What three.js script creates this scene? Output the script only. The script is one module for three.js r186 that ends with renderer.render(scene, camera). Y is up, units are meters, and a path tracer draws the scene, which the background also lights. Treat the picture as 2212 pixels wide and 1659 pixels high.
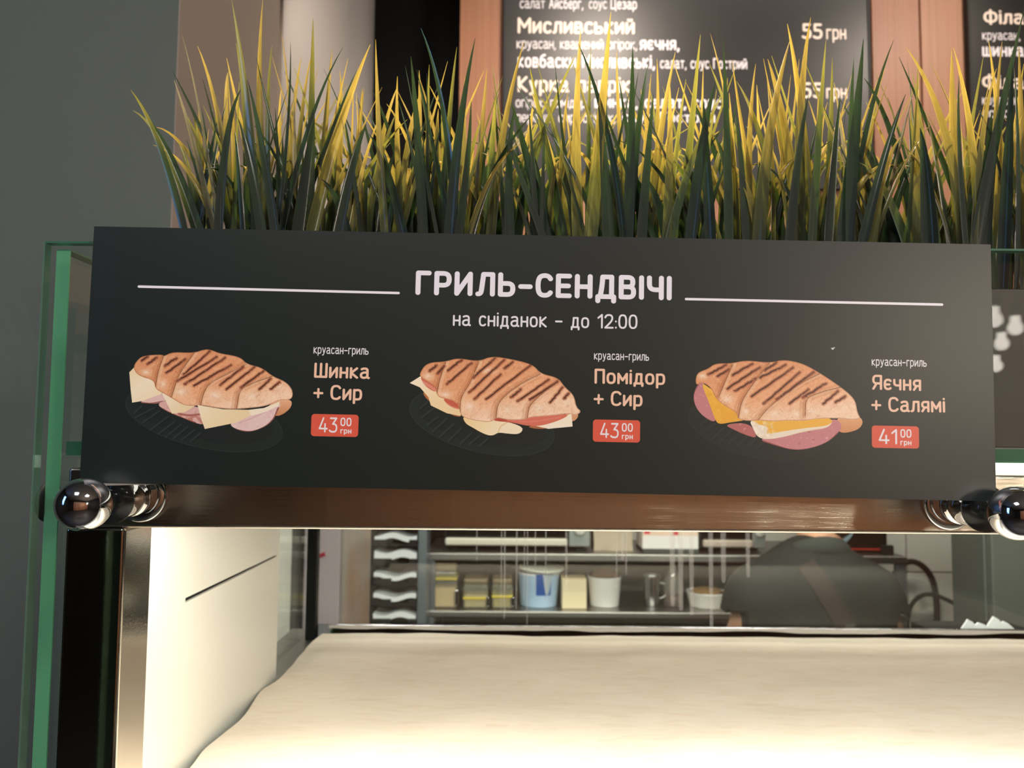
import * as THREE from 'three';
import { RoundedBoxGeometry } from 'three/addons/geometries/RoundedBoxGeometry.js';
import { mergeGeometries, mergeVertices } from 'three/addons/utils/BufferGeometryUtils.js';
import { MarchingCubes } from 'three/addons/objects/MarchingCubes.js';
import { RectAreaLightUniformsLib } from 'three/addons/lights/RectAreaLightUniformsLib.js';

// ------------------------------------------------------------------ camera, exposure, large lights
const W = 2212, H = 1659, F = 1736;
const scene = new THREE.Scene();
scene.background = new THREE.Color(0x050505);
const renderer = new THREE.WebGLRenderer();
renderer.toneMapping = THREE.LinearToneMapping;
renderer.toneMappingExposure = 1.0;
renderer.shadowMap.enabled = true;
const camera = new THREE.PerspectiveCamera(2 * Math.atan(H / 2 / F) * 180 / Math.PI, W / H, 0.02, 30);
camera.position.set(0, 1.7, 0);
camera.rotation.order = 'YXZ';
camera.rotation.set(4 * Math.PI / 180, 0, 0.008);
camera.focus = 0.6;
camera.userData.fStop = 10;
camera.updateMatrixWorld(true);
RectAreaLightUniformsLib.init();

function areaLight(name, x, y, z, w, h, color, intensity, target) {
  const l = new THREE.RectAreaLight(color, intensity, w, h);
  l.name = name; l.position.set(x, y, z); l.lookAt(...target); scene.add(l); return l;
}
function spot(name, x, y, z, target, color, intensity, angle, penumbra, radius) {
  const l = new THREE.SpotLight(color, intensity, 0, angle, penumbra, 2);
  l.name = name; l.position.set(x, y, z); l.target.position.set(...target); scene.add(l.target); scene.add(l);
  l.castShadow = true; l.shadow.radius = radius; return l;
}
const LAMP = { ceiling: 48, window: 6, led: 50, kitchen: 8, pass: 90, track: 5.5, grass: 48, pillar: 2.6, pendant: 2.2 };

// ------------------------------------------------------------------ helpers
let planterBase = 0;
let seed = 7;
const rnd = () => { seed = (seed * 1664525 + 1013904223) >>> 0; return seed / 4294967296; };
const rr = (a, b) => a + (b - a) * rnd();
const V = (x, y, z) => new THREE.Vector3(x, y, z);
// a pixel of the photograph, carried to the vertical plane at depth z
function ray(px, py) { return V((px - W / 2) / F, -(py - H / 2) / F, -1).applyQuaternion(camera.quaternion); }
function pz(px, py, z) { const d = ray(px, py); return d.multiplyScalar(z / d.z).add(camera.position); }
function pxAt(px, py, x) { const d = ray(px, py); return d.multiplyScalar(x / d.x).add(camera.position); }
function pyAt(px, py, y) { const d = ray(px, py); return d.multiplyScalar((y - camera.position.y) / d.y).add(camera.position); }

const used = {};
function numbered(name) { const n = used[name] = (used[name] ?? -1) + 1; return n ? `${name}_${String(n).padStart(3, '0')}` : name; }
function shade(o) { o.traverse((m) => { if (m.isMesh) { m.castShadow = true; m.receiveShadow = true; } }); return o; }
function thing(name, label, category, pos = [0, 0, 0], group) {
  const o = new THREE.Group(); o.name = numbered(name); o.position.set(...pos); scene.add(o);
  o.userData = { label, category }; if (group) o.userData.group = group; return o;
}
function obj(name, geo, mat, parent = scene, pos) {
  if (Array.isArray(geo)) geo = geo.length > 1 ? mergeGeometries(geo.map((g) => g.index ? g.toNonIndexed() : g)) : geo[0];
  const m = new THREE.Mesh(geo, mat); m.name = parent === scene ? numbered(name) : name; parent.add(m);
  if (pos) m.position.set(...pos);
  m.castShadow = true; m.receiveShadow = true; return m;
}
function tag(o, label, category, group) { o.userData.label = label; o.userData.category = category; if (group) o.userData.group = group; return o; }
function struct(name, geo, mat, pos, label) { const m = obj(name, geo, mat, scene, pos); m.userData.kind = 'structure'; if (label) m.userData.label = label; return m; }
// box geometry between two corners, relative to an origin
function bx(x0, x1, y0, y1, z0, z1, o = [0, 0, 0], r = 0) {
  const w = Math.abs(x1 - x0), h = Math.abs(y1 - y0), d = Math.abs(z1 - z0);
  const g = r ? new RoundedBoxGeometry(w, h, d, 3, Math.min(r, w / 2.01, h / 2.01, d / 2.01)) : new THREE.BoxGeometry(w, h, d);
  return g.translate((x0 + x1) / 2 - o[0], (y0 + y1) / 2 - o[1], (z0 + z1) / 2 - o[2]);
}
function lathe(pts, seg = 48) { return new THREE.LatheGeometry(pts.map(([r, y]) => new THREE.Vector2(Math.max(r, 0.00005), y)), seg); }
function tube(pts, r, seg = 40, rs = 10) { return new THREE.TubeGeometry(new THREE.CatmullRomCurve3(pts.map((p) => p.isVector3 ? p : V(...p))), seg, r, rs, false); }
function canvas(w, h, draw, srgb = true) {
  const c = document.createElement('canvas'); c.width = w; c.height = h; draw(c.getContext('2d'), w, h);
  const t = new THREE.CanvasTexture(c); if (srgb) t.colorSpace = THREE.SRGBColorSpace;
  t.wrapS = t.wrapT = THREE.RepeatWrapping; t.anisotropy = 8; return t;
}
function noiseTex(w, h, f) {   // grey data texture from f(x, y) in 0..1
  const d = new Uint8Array(w * h * 4);
  for (let y = 0; y < h; y++) for (let x = 0; x < w; x++) { const v = Math.max(0, Math.min(255, f(x, y) * 255)), i = (y * w + x) * 4; d[i] = d[i + 1] = d[i + 2] = v; d[i + 3] = 255; }
  const t = new THREE.DataTexture(d, w, h); t.magFilter = THREE.LinearFilter; t.minFilter = THREE.LinearFilter; t.wrapS = t.wrapT = THREE.RepeatWrapping; t.needsUpdate = true; return t;
}
function lattice(n) { const a = new Float32Array(n * n); for (let i = 0; i < a.length; i++) a[i] = rnd(); return (x, y) => { const xi = Math.floor(x), yi = Math.floor(y), fx = x - xi, fy = y - yi, s = (t) => t * t * (3 - 2 * t), u = s(fx), v = s(fy), g = (i, j) => a[(((j % n) + n) % n) * n + (((i % n) + n) % n)]; return (g(xi, yi) * (1 - u) + g(xi + 1, yi) * u) * (1 - v) + (g(xi, yi + 1) * (1 - u) + g(xi + 1, yi + 1) * u) * v; }; }

// ------------------------------------------------------------------ materials
const std = (color, roughness, extra = {}) => new THREE.MeshStandardMaterial({ color, roughness, ...extra });
const phys = (color, roughness, extra = {}) => new THREE.MeshPhysicalMaterial({ color, roughness, ...extra });
const n1 = lattice(64), n2 = lattice(128);
const brushTex = noiseTex(512, 512, (x, y) => 0.5 + 0.3 * (n2(x * 0.02, y * 0.9) - 0.5) + 0.3 * (n1(x * 0.05, y * 0.25) - 0.5));
brushTex.repeat.set(2, 6);
const plasterTex = noiseTex(512, 512, (x, y) => 0.4 * n1(x * 0.125, y * 0.125) + 0.35 * n2(x * 0.25, y * 0.25) + 0.25 * n1(x * 0.5, y * 0.5));
const M = {
  wallGrey: std(0x60665f, 0.9, { bumpMap: plasterTex, bumpScale: 0.0012 }),
  wallBrown: std(0x9a8d81, 0.9),
  pillar: std(0xb5aea9, 0.85),
  wallDark: std(0x1b1a19, 0.8), ceiling: std(0x8c8781, 0.9), floor: std(0x2b2724, 0.5),
  black: std(0x0b0b0b, 0.6),
  steel: phys(0xb9b2a8, 0.13, { metalness: 1, roughnessMap: brushTex, bumpMap: brushTex, bumpScale: 0.00002 }),
  steelRail: phys(0xcfc4ba, 0.34, { metalness: 1, roughnessMap: brushTex, bumpMap: brushTex, bumpScale: 0.00003 }),
  chrome: phys(0xcfcfd2, 0.06, { metalness: 1 }),
  satin: std(0xa9a6a2, 0.38, { metalness: 1 }),
  rubber: std(0x151515, 0.7),
  pane: phys(0xfafdfb, 0.0, { transmission: 1, ior: 1.45, specularIntensity: 0.6, thickness: 0 }),
  edge: phys(0x86cfa6, 0.1, { transmission: 0.6, thickness: 0, ior: 1.5 }),
  edgeDark: phys(0x5f9a80, 0.12, { transmission: 0.65, thickness: 0 }),
  edgeClear: phys(0xa9cdbb, 0.08, { transmission: 0.85, thickness: 0 }),
  whitePanel: std(0xe9e6dd, 0.35),
  tile: phys(0xd9d6cd, 0.2), grout: std(0x6f6b64, 0.9),
};

// ------------------------------------------------------------------ room shell
const Z_BACK = -3.05, Z_FRONT = 4.6, X_L = -3.2, X_R = 4.2, Y_C = 3.75;
struct('floor', bx(X_L - 0.2, X_R + 0.2, -0.12, 0, Z_BACK - 0.2, Z_FRONT + 0.2), M.floor, undefined, 'dark floor of the cafe');
struct('ceiling', bx(X_L - 0.2, X_R + 0.2, Y_C, Y_C + 0.12, Z_BACK - 0.2, Z_FRONT + 0.2), M.ceiling, undefined, 'plain ceiling of the cafe');
struct('wall_front', bx(X_L - 0.2, X_R + 0.2, 0, Y_C, Z_FRONT, Z_FRONT + 0.15), M.wallDark);
struct('wall_right', bx(X_R, X_R + 0.15, 0, Y_C, Z_BACK, Z_FRONT), M.wallDark);
// left wall with a window opening behind the photographer
const WZ0 = 0.85, WZ1 = 1.45, WY0 = 1.7, WY1 = 3.3;
struct('wall_left', [bx(X_L - 0.15, X_L, 0, WY0, Z_BACK, Z_FRONT), bx(X_L - 0.15, X_L, WY1, Y_C, Z_BACK, Z_FRONT), bx(X_L - 0.15, X_L, WY0, WY1, Z_BACK, WZ0), bx(X_L - 0.15, X_L, WY0, WY1, WZ1, Z_FRONT)], M.wallDark);
const win = struct('window_1', bx(X_L - 0.12, X_L - 0.1, WY0, WY1, WZ0, WZ1), std(0x000000, 0.3, { emissive: new THREE.Color(0.22, 0.46, 1.0), emissiveIntensity: 1.0 }), undefined, 'daylight window pane giving a blue light');
obj('window_frame', [bx(X_L - 0.1, X_L + 0.02, WY0, WY0 + 0.06, WZ0, WZ1), bx(X_L - 0.1, X_L + 0.02, WY1 - 0.06, WY1, WZ0, WZ1), bx(X_L - 0.1, X_L + 0.02, WY0, WY1, WZ0, WZ0 + 0.06), bx(X_L - 0.1, X_L + 0.02, WY0, WY1, WZ1 - 0.06, WZ1), bx(X_L - 0.1, X_L + 0.02, WY0, WY1, 1.14, 1.16)], M.black, win);
areaLight('window_light', X_L + 0.05, (WY0 + WY1) / 2, (WZ0 + WZ1) / 2, WZ1 - WZ0, WY1 - WY0, new THREE.Color(0.2, 0.46, 1.0), LAMP.window, [0, 1.6, -0.4]);

// rear wall: white tiles behind the kitchen, brown-grey plaster and a black sheet for the dark doorway beside it
const bulkX = pz(990, 200, -2.58).x;
const rear = struct('wall_rear', bx(X_L, X_R, 0, Y_C, Z_BACK, Z_BACK - 0.15), M.grout, undefined, 'grey grouted rear wall of the kitchen');
{
  const g = new RoundedBoxGeometry(0.196, 0.196, 0.012, 2, 0.003);
  const tints = [0xdedad2, 0xd6d3ca, 0xe2dfd8].map((c) => phys(c, 0.18));
  for (let i = 0; i < 14; i++) for (let j = 0; j < 6; j++) obj('tile', g, tints[Math.floor(rnd() * 3)], rear, [-0.62 + i * 0.2, 0.92 + j * 0.2, Z_BACK + 0.005]);
}
// grey wall pier beside the counter
const pierX = pz(380, 250, -1.3).x;
const pierZ = pxAt(598, 200, pierX).z;
struct('wall_side', bx(X_L, pierX - 0.002, 0, Y_C, -1.3, pierZ), M.wallGrey, undefined, 'dark grey-green wall beside the counter');
struct('trim_1', bx(pierX - 0.002, pierX, 0, Y_C, -1.3, pierZ - 0.004), M.wallBrown, undefined, 'end face of the grey-green wall with warm lamp light painted in');  // same grey wall; the warm lamp light on its end is put into the colour
struct('wall_recess', bx(X_L, pz(650, 200, -2.95).x, 0, Y_C, -2.95, -3.05), M.wallBrown, undefined, 'brownish grey wall behind the pillar');
// round pale pillar
{
  const a = pz(604, 200, -2.8).x, b = pz(800, 200, -2.8).x, r = (b - a) / 2;
  struct('wall_pillar', new THREE.CylinderGeometry(r, r, Y_C, 64), M.pillar, [(a + b) / 2, Y_C / 2, -2.84], 'round pale grey pillar');
}
// black sheet painting the darkness of the unlit doorway between pillar and post
{
  const a = pz(740, 200, -2.95).x, b = pz(1010, 200, -2.95).x;
  const d = struct('door_1', bx(a, b + 0.25, 0, Y_C, -2.95, -3.0), std(0x060606, 0.9), undefined, 'black sheet standing for the unlit doorway');
  obj('sheet_handle', tube([[b - 0.35, 1.05, -2.94], [b - 0.35, 1.05, -2.9], [b - 0.25, 1.05, -2.9]], 0.008, 12), M.satin, d);
}

// ------------------------------------------------------------------ wood
function woodTex(base, dark, s) {
  seed = s;
  return canvas(256, 1024, (g, w, h) => {
    g.fillStyle = base; g.fillRect(0, 0, w, h);
    for (let i = 0; i < 260; i++) {
      const x = rr(0, w), a = rr(2, 10), p = rr(0, 6.3), k = rr(0.6, 1.6);
      g.strokeStyle = rnd() < 0.7 ? dark : '#c99a78'; g.globalAlpha = rr(0.03, 0.13); g.lineWidth = rr(0.6, 3);
      g.beginPath(); for (let y = 0; y <= h; y += 32) g.lineTo(x + a * Math.sin(p + y / h * 6.283 * Math.round(k)), y); g.stroke();
    }
    const cx = rr(80, 180);
    for (let i = 0; i < 9; i++) { g.globalAlpha = 0.12; g.strokeStyle = dark; g.lineWidth = 2.2; g.beginPath(); g.ellipse(cx, 560 + rr(-6, 6), 8 + i * 10, 60 + i * 44, 0, 0, 7); g.stroke(); }
    g.globalAlpha = 1;
  });
}
const woodMats = [woodTex('#a87252', '#5a3522', 11), woodTex('#a06a4c', '#5c3826', 23), woodTex('#ad7a5b', '#63402c', 37)].map((t) => std(0xffffff, 0.45, { map: t, bumpMap: t, bumpScale: 0.0008 }));
const wallBack = struct('wall_back', bx(bulkX - 0.0, X_R, 2.03, Y_C, -2.68, -2.62), std(0x241711, 0.8), undefined, 'wooden plank bulkhead carrying the menu boards');
{
  // plank seams read from the photograph: the posts left of and between the boards, the rest at the same width
  const seams = [990, 1087, 1220, 1350, 1480, 1610, 1745, 1885, 1992, 2092, 2200, 2310, 2430, 2550].map((p) => pz(p, 200, -2.6).x);
  for (let i = 0; i < seams.length - 1; i++) {
    const proud = 0;
    obj('plank', bx(seams[i] + 0.0025, seams[i + 1] - 0.0025, 2.03, Y_C, -2.62, -2.6 + proud, undefined, 0.003), woodMats[i % 3], wallBack);
  }
}

// ------------------------------------------------------------------ lettering: a rounded stroke alphabet (baseline 100, capital top 0, small letters from 28)
const GLYPH = {
  'Г': [50, 'M0 100V0H50'], 'Р': [58, 'M0 100V0H30C52 0 58 12 58 30C58 48 52 60 30 60H0'], 'И': [62, 'M0 0V100L62 0V100'], 'Л': [68, 'M0 100C14 100 15 90 17 75L25 0H68V100'],
  'Ь': [58, 'M0 0V100H30C52 100 58 88 58 72C58 52 52 44 30 44H0'], '-': [44, 'M0 58H44'], 'С': [58, 'M58 16C52 4 44 0 32 0C8 0 0 14 0 50C0 86 8 100 32 100C44 100 52 96 58 86'],
  'Е': [52, 'M52 0H0V100H52M0 50H47'], 'Н': [60, 'M0 0V100M60 0V100M0 52H60'], 'Д': [72, 'M0 122V100H74V122M10 100C17 70 20 40 22 0H64V100'],
  'В': [58, 'M0 0H30C50 0 54 10 54 24C54 40 48 48 32 48H0M32 48C52 48 58 58 58 74C58 92 52 100 32 100H0V0'], 'І': [0, 'M0 0V100'], 'Ч': [56, 'M0 0V30C0 52 10 60 30 60H56M56 0V100'],
  'Ш': [78, 'M0 0V100H78V0M39 0V100'], 'П': [56, 'M0 100V0H56V100'], 'Я': [56, 'M56 100V0H26C6 0 0 10 0 29C0 50 8 58 26 58H56M24 58L0 100'], 'А': [60, 'M0 100L30 0L60 100M12 66H48'],
  'Ц': [66, 'M0 0V100H66V122M58 0V100'], 'М': [76, 'M0 100V0L38 62L76 0V100'], 'К': [56, 'M0 0V100M54 0L4 52L56 100'],
  'Ф': [80, 'M40 -6V106M40 12C14 12 0 22 0 50C0 78 14 88 40 88C66 88 80 78 80 50C80 22 66 12 40 12'], '+': [62, 'M0 55H62M31 24V86'],
  '0': [54, 'M27 0C8 0 0 12 0 50C0 88 8 100 27 100C46 100 54 88 54 50C54 12 46 0 27 0'], '1': [28, 'M0 24L28 0V100'], '2': [56, 'M0 20C4 5 14 0 28 0C48 0 54 10 54 26C54 42 46 54 0 100H58'],
  '3': [56, 'M4 0H54L24 42C48 42 57 52 57 70C57 92 46 100 28 100C14 100 4 98 -2 90'], '4': [64, 'M32 0L0 78H64M47 44V100'], '5': [56, 'M52 0H8V42H28C48 42 56 50 56 70C56 92 46 100 26 100C14 100 6 97 0 92'],
  ':': [0, 'M0 50V50.5M0 98V98.5'], ',': [4, 'M3 98V104L-3 118'],
  'а': [52, 'M4 34C10 29 18 28 26 28C41 28 45 36 45 48V88C45 97 49 100 55 100M45 60C20 56 0 62 0 80C0 95 10 100 20 100C34 100 43 94 45 84'],
  'с': [42, 'M42 37C38 30 33 28 25 28C6 28 0 40 0 64C0 90 6 100 25 100C33 100 38 98 42 91'], 'н': [45, 'M0 28V100M45 28V100M0 64H45'], 'і': [0, 'M0 28V100M0 3V3.5'],
  'д': [54, 'M0 118V100H54V118M8 100C13 76 14 50 15 28H46V100'], 'о': [48, 'M24 28C6 28 0 38 0 64C0 90 6 100 24 100C42 100 48 90 48 64C48 38 42 28 24 28'], 'к': [44, 'M0 28V100M42 28L2 64L44 100'],
  'р': [48, 'M0 128V28M0 35C8 28 16 28 26 28C42 28 48 38 48 64C48 90 42 100 26 100C14 100 4 99 0 98'], 'у': [46, 'M0 28L24 98M46 28L22 104C18 116 12 124 0 122'], 'г': [36, 'M0 100V28H36'],
  'и': [46, 'M0 28V100L46 28V100'], 'л': [46, 'M-4 100C7 100 8 92 9 80L13 28H46V100'], 'ь': [44, 'M0 28V100H22C40 100 44 92 44 80C44 66 38 60 22 60H0'], 'м': [58, 'M0 100V28L29 78L58 28V100'],
  'є': [42, 'M42 36C38 30 32 28 24 28C6 28 0 38 0 64C0 90 6 100 24 100C32 100 38 98 42 92M2 64H33'], 'ч': [44, 'M0 28V48C0 64 8 70 22 70H44M44 28V100'], 'я': [44, 'M44 100V28H22C6 28 0 36 0 49C0 62 6 70 22 70H44M19 70L0 100'],
  'т': [44, 'M0 28H44M22 28V100'], 'й': [46, 'M0 28V100L46 28V100M12 3C14 12 32 12 34 3'], 'б': [48, 'M44 0C16 4 0 10 0 64C0 90 6 100 24 100C42 100 48 90 48 68C48 46 42 38 24 38C12 38 4 44 0 56'],
  'е': [46, 'M2 64H46C46 38 42 28 25 28C6 28 0 40 0 64C0 90 6 100 25 100C34 100 40 98 44 92'], 'ц': [50, 'M0 28V100H50V118M44 28V100'], 'з': [45, 'M2 34C8 29 14 28 22 28C36 28 42 34 42 44C42 56 36 62 20 62C38 62 45 68 45 80C45 94 36 100 20 100C12 100 6 98 0 94'],
  'ш': [66, 'M0 28V100H66V28M33 28V100'], 'в': [44, 'M0 28V100H24C40 100 44 92 44 81C44 70 38 64 24 63H0M24 63C36 62 40 56 40 46C40 34 36 28 24 28H0'], 'п': [44, 'M0 100V28H44V100'], ' ': [26, ''],
};
function textWidth(s, weight, gap) { let w = 0; for (const ch of s) w += GLYPH[ch][0] + weight + gap; return w - gap; }
// text from x0 to x1 on baseline y with the outer capital height `cap` (canvas pixels); weight is stroke / centre-line height * 100
function lettering(g, s, x0, x1, y, cap, weight, color, gap = 11) {
  const k = cap / (100 + weight), total = textWidth(s, weight, gap), sx = x1 ? (x1 - x0) / total : k;
  g.save(); g.translate(x0, y - cap); g.scale(sx, k); g.translate(weight / 2, weight / 2);
  g.strokeStyle = color; g.lineWidth = weight; g.lineCap = 'round'; g.lineJoin = 'round';
  for (const ch of s) { const [w, d] = GLYPH[ch]; if (d) g.stroke(new Path2D(d)); g.translate(w + weight + gap, 0); }
  g.restore(); return x0 + total * sx;
}

// ------------------------------------------------------------------ menu boards
function board(name, px0, px1, pyBottom, label, draw) {
  const z = -2.575, a = pz(px0, 200, z), b = pz(px1, 200, z), y0 = pz((px0 + px1) / 2, pyBottom, z).y, y1 = 3.62;
  const o = thing(name, label, 'menu board', [(a.x + b.x) / 2, y0, -2.6]);
  const w = b.x - a.x, h = y1 - y0, cw = 1600, ch = Math.round(cw * h / w);
  const S = Math.min(1, 2048 / ch);
  const tex = canvas(Math.round(cw * S), Math.round(ch * S), (g) => { g.scale(S, S); g.fillStyle = '#1a1714'; g.fillRect(0, 0, cw, ch); draw(g, (px, py) => { const p = pz(px, py, z); return [(p.x - a.x) / w * cw, (y1 - p.y) / h * ch]; }, cw / (w * F / 2.575)); });
  const front = phys(0xffffff, 0.38, { map: tex, ior: 1.5 });
  const box = new THREE.BoxGeometry(w, h, 0.025); box.translate(0, h / 2, 0.0125);
  obj('panel', box, [M.black, M.black, M.black, M.black, front, M.black], o);
  for (const s of [-1, 1]) obj('edge_strip', bx(s * w / 2 - 0.004, s * w / 2 + 0.004, 0, h, 0, 0.028), M.black, o);
  return o;
}
const CREAM = '#f3dfcf', WHITE = '#efe8ec';
board('menu_board', 1089, 1880, 405, 'dark menu board with a 55 грн price between wooden posts', (g, at, k) => {
  const line = (s, px0, px1, py, cap, wt, col) => { const [x0, y] = at(px0, py), [x1] = at(px1, py); lettering(g, s, x0, x1, y, cap * k, wt, col, 9); };
  line('салат ', 1123, 1185, 18, 24, 13, WHITE); line('Айсберг,', 1186, 1260, 19, 25, 17, WHITE); line('соус ', 1272, 1318, 19, 24, 13, WHITE); line('Цезар', 1319, 1376, 20, 25, 17, WHITE);
  line('Мисливський', 1118, 1371, 72, 37, 19, CREAM);
  line('круасан, квашений огірок,', 1116, 1376, 105, 24, 13, WHITE); line('яєчня,', 1382, 1468, 108, 31, 20, WHITE);
  line('ковбаски Мисливські,', 1118, 1415, 146, 32, 20, WHITE); line('салат, соус Гострий', 1426, 1614, 148, 25, 16, WHITE);
  line('Курка папрік', 1118, 1362, 199, 37, 19, CREAM);
  line('огірок, помідор,', 1114, 1270, 232, 24, 13, WHITE); line('шинка, салат, соус', 1284, 1560, 233, 28, 19, WHITE);
  line('перець, сир, огірок,', 1114, 1330, 264, 24, 13, WHITE); line('соус Гострий', 1344, 1545, 264, 24, 15, WHITE);
  line('55', 1732, 1777, 84, 36, 19, CREAM); line('грн', 1785, 1828, 85, 32, 16, CREAM);
  line('55', 1732, 1777, 212, 36, 19, CREAM); line('грн', 1785, 1830, 213, 32, 16, CREAM);
  const [jx] = at(1546, 0); g.fillStyle = '#2d2a26'; g.fillRect(jx, 0, 3, 4000);
});
board('menu_board', 2098, 2540, 430, 'dark menu board with the heading Філа beside a wooden plank', (g, at, k) => {
  const line = (s, px0, px1, py, cap, wt, col) => { const [x0, y] = at(px0, py), [x1] = at(px1, py); lettering(g, s, x0, x1, y, cap * k, wt, col, 9); };
  line('Філа', 2125, 2212, 52, 33, 19, CREAM); line('круасан,', 2122, 2204, 86, 22, 14, WHITE); line('шинка', 2122, 2212, 122, 30, 20, WHITE);
  line('Філа', 2122, 2212, 192, 33, 19, CREAM); line('круасан,', 2122, 2204, 226, 22, 14, WHITE); line('соус', 2122, 2180, 254, 22, 15, WHITE);
});

// ------------------------------------------------------------------ display counter: body, glass, steel frame
const Z_RAIL = -0.64, TUBE = 0.05, Z_BACKPANE = -1.45, X_END = 1.06;
const railTop = pz(200, 1010, Z_RAIL).y, railBot = pz(600, 1143, Z_RAIL).y;
const postX0 = pz(140, 1160, Z_RAIL).x, postX1 = pz(269, 1160, Z_RAIL).x;
const tableY = pz(1400, 1377, Z_BACKPANE + 0.03).y;
const sideX = postX0 - 0.014;                                     // inner face of the side pane
{
  const o = thing('display_counter', 'dark display counter body with steel top carrying the glass case', 'counter', [0.34, 0, -1.02]);
  const at = [0.34, 0, -1.02];
  obj('body', bx(sideX - 0.03, X_END + 0.03, 0.1, tableY - 0.04, -0.6, -1.5, at), std(0x2a2a29, 0.5), o);
  obj('plinth', bx(sideX, X_END, 0, 0.1, -0.64, -1.46, at), M.black, o);
  obj('worktop', bx(sideX - 0.04, X_END + 0.04, tableY - 0.04, tableY - 0.012, -0.565, -1.52, at, 0.004), M.satin, o);
  for (let i = 0; i < 3; i++) obj('front_panel', bx(sideX + 0.02 + i * 0.475, sideX + 0.475 + i * 0.475, 0.16, tableY - 0.08, -0.585, -0.6, at, 0.004), std(0x3a332d, 0.4), o);
}
{ // glass plate lying on the worktop, its green cut edge shows at the left
  const x0 = pyAt(455, 1640, tableY - 0.006).x;
  const o = thing('glass_plate', 'clear glass plate with green cut edge lying under the paper in the case', 'glass plate', [x0, tableY - 0.012, -1.0]);
  obj('plate', bx(x0 + 0.004, X_END - 0.03, tableY - 0.012, tableY - 0.003, -0.72, -1.41, [x0, tableY - 0.012, -1.0]), M.pane, o);
  obj('cut_edge', bx(x0, x0 + 0.004, tableY - 0.012, tableY - 0.003, -0.72, -1.41, [x0, tableY - 0.012, -1.0]), M.edge, o).userData.label = 'green cut glass edge';
}
{ // cream paper lining with uneven edges and soft ripples
  const nx = 150, nz = 90, xl = pyAt(665, 1402, tableY).x, g = new THREE.PlaneGeometry(1, 1, nx, nz), p = g.attributes.position, uv = g.attributes.uv, k = lattice(32);
  for (let i = 0; i < p.count; i++) {
    const u = p.getX(i) + 0.5, v = p.getY(i) + 0.5;
    const zz = -0.70 - v * 0.715 - (v > 0.99 ? 0.012 * k(u * 22, 3) : 0), xx = xl + 0.004 * Math.sin(v * 19) + 0.007 * k(v * 14, 9) - 0.004 + u * (X_END - 0.05 - xl);
    const yy = tableY + 0.004 * k(u * 14, v * 7) * (0.5 + k(u * 5, v * 5)) + 0.0015 * k(u * 40, v * 18 + 7);
    p.setXYZ(i, xx, yy, zz); uv.setXY(i, xx * 2, zz * 2);
  }
  g.computeVertexNormals();
  const pt = canvas(1024, 1024, (c, w, h) => { c.fillStyle = '#eaddcc'; c.fillRect(0, 0, w, h); seed = 91; for (let i = 0; i < 2600; i++) { c.globalAlpha = rr(0.02, 0.08); c.fillStyle = rnd() < 0.5 ? '#d0b08c' : '#fbf1e4'; c.beginPath(); c.ellipse(rr(0, w), rr(0, h), rr(8, 60), rr(3, 12), rr(-0.3, 0.3), 0, 7); c.fill(); } });
  const m = obj('paper_lining', g, std(0xffffff, 0.8, { map: pt, side: THREE.DoubleSide }));
  tag(m, 'rippled cream baking paper spread over the floor of the glass case', 'paper');
}
{ // frame of square steel tube
  const at = [(postX0 + postX1) / 2, tableY - 0.012, Z_RAIL - TUBE / 2];
  const o = thing('counter_frame', 'polished square steel tube frame of the glass case', 'frame', at);
  obj('rail', bx(postX0, X_END, railBot, railTop, Z_RAIL, Z_RAIL - TUBE, at, 0.003), M.steelRail, o).userData.label = 'brushed steel rail under the sign';
  obj('post', bx(postX0, postX1, tableY - 0.012, railBot, Z_RAIL, Z_RAIL - TUBE, at, 0.003), M.steel, o);
  obj('post', bx(X_END - 0.05, X_END, tableY - 0.012, railBot, Z_RAIL, Z_RAIL - TUBE, at, 0.003), M.steel, o);
  const cx0 = Math.max(sideX + 0.001, pz(668, 1250, Z_BACKPANE).x), cx1 = pz(691, 1250, Z_BACKPANE).x;
  obj('rear_post', bx(cx0, cx1, tableY - 0.012, 1.7, Z_BACKPANE + 0.022, Z_BACKPANE + 0.004, at, 0.002), std(0x2a2c2b, 0.25, { metalness: 0.8 }), o);
  obj('rear_post', bx(X_END - 0.02, X_END, tableY - 0.012, 1.7, Z_BACKPANE + 0.022, Z_BACKPANE + 0.004, at, 0.002), std(0x2a2c2b, 0.25, { metalness: 0.8 }), o);
  obj('rear_channel', bx(cx1, X_END - 0.02, tableY - 0.012, tableY + 0.014, Z_BACKPANE + 0.012, Z_BACKPANE + 0.005, at, 0.0015), M.chrome, o).userData.label = 'thin bright channel along the foot of the rear pane';
}
// panes
function pane(name, label, x0, x1, y0, y1, z0, z1, edges) {
  const at = [(x0 + x1) / 2, y0, (z0 + z1) / 2], o = thing(name, label, 'glass pane', at), e = 0.0015;
  obj('glass', bx(x0, x1, y0, y1, z0, z1, at), M.pane, o);
  for (const [k, m] of edges) {
    if (k === 'top') obj('cut_edge', bx(x0, x1, y1, y1 + e, z0, z1, at), m, o);
    if (k === 'left') obj('cut_edge', bx(x0 - e, x0, y0, y1 + e, z0, z1, at), m, o);
    if (k === 'front') obj('cut_edge', bx(x0, x1, y0, y1, z0, z0 + e, at), m, o);
  }
  return o;
}
const FP = pz(98, 525, -0.58);
pane('front_glass', 'clear front pane with green cut edges held behind the sign by ball fittings', FP.x, X_END, tableY - 0.012, FP.y, -0.58, -0.588, [['top', M.edgeDark], ['left', M.edgeClear]]);
const sideTop = pz(145, 546, -0.66).y;
pane('side_glass', 'clear side pane with a bright green front edge beside the steel post', sideX - 0.011, sideX, tableY - 0.012, sideTop, -0.655, Z_BACKPANE, [['front', M.edge], ['top', M.edgeDark]]);
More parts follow.
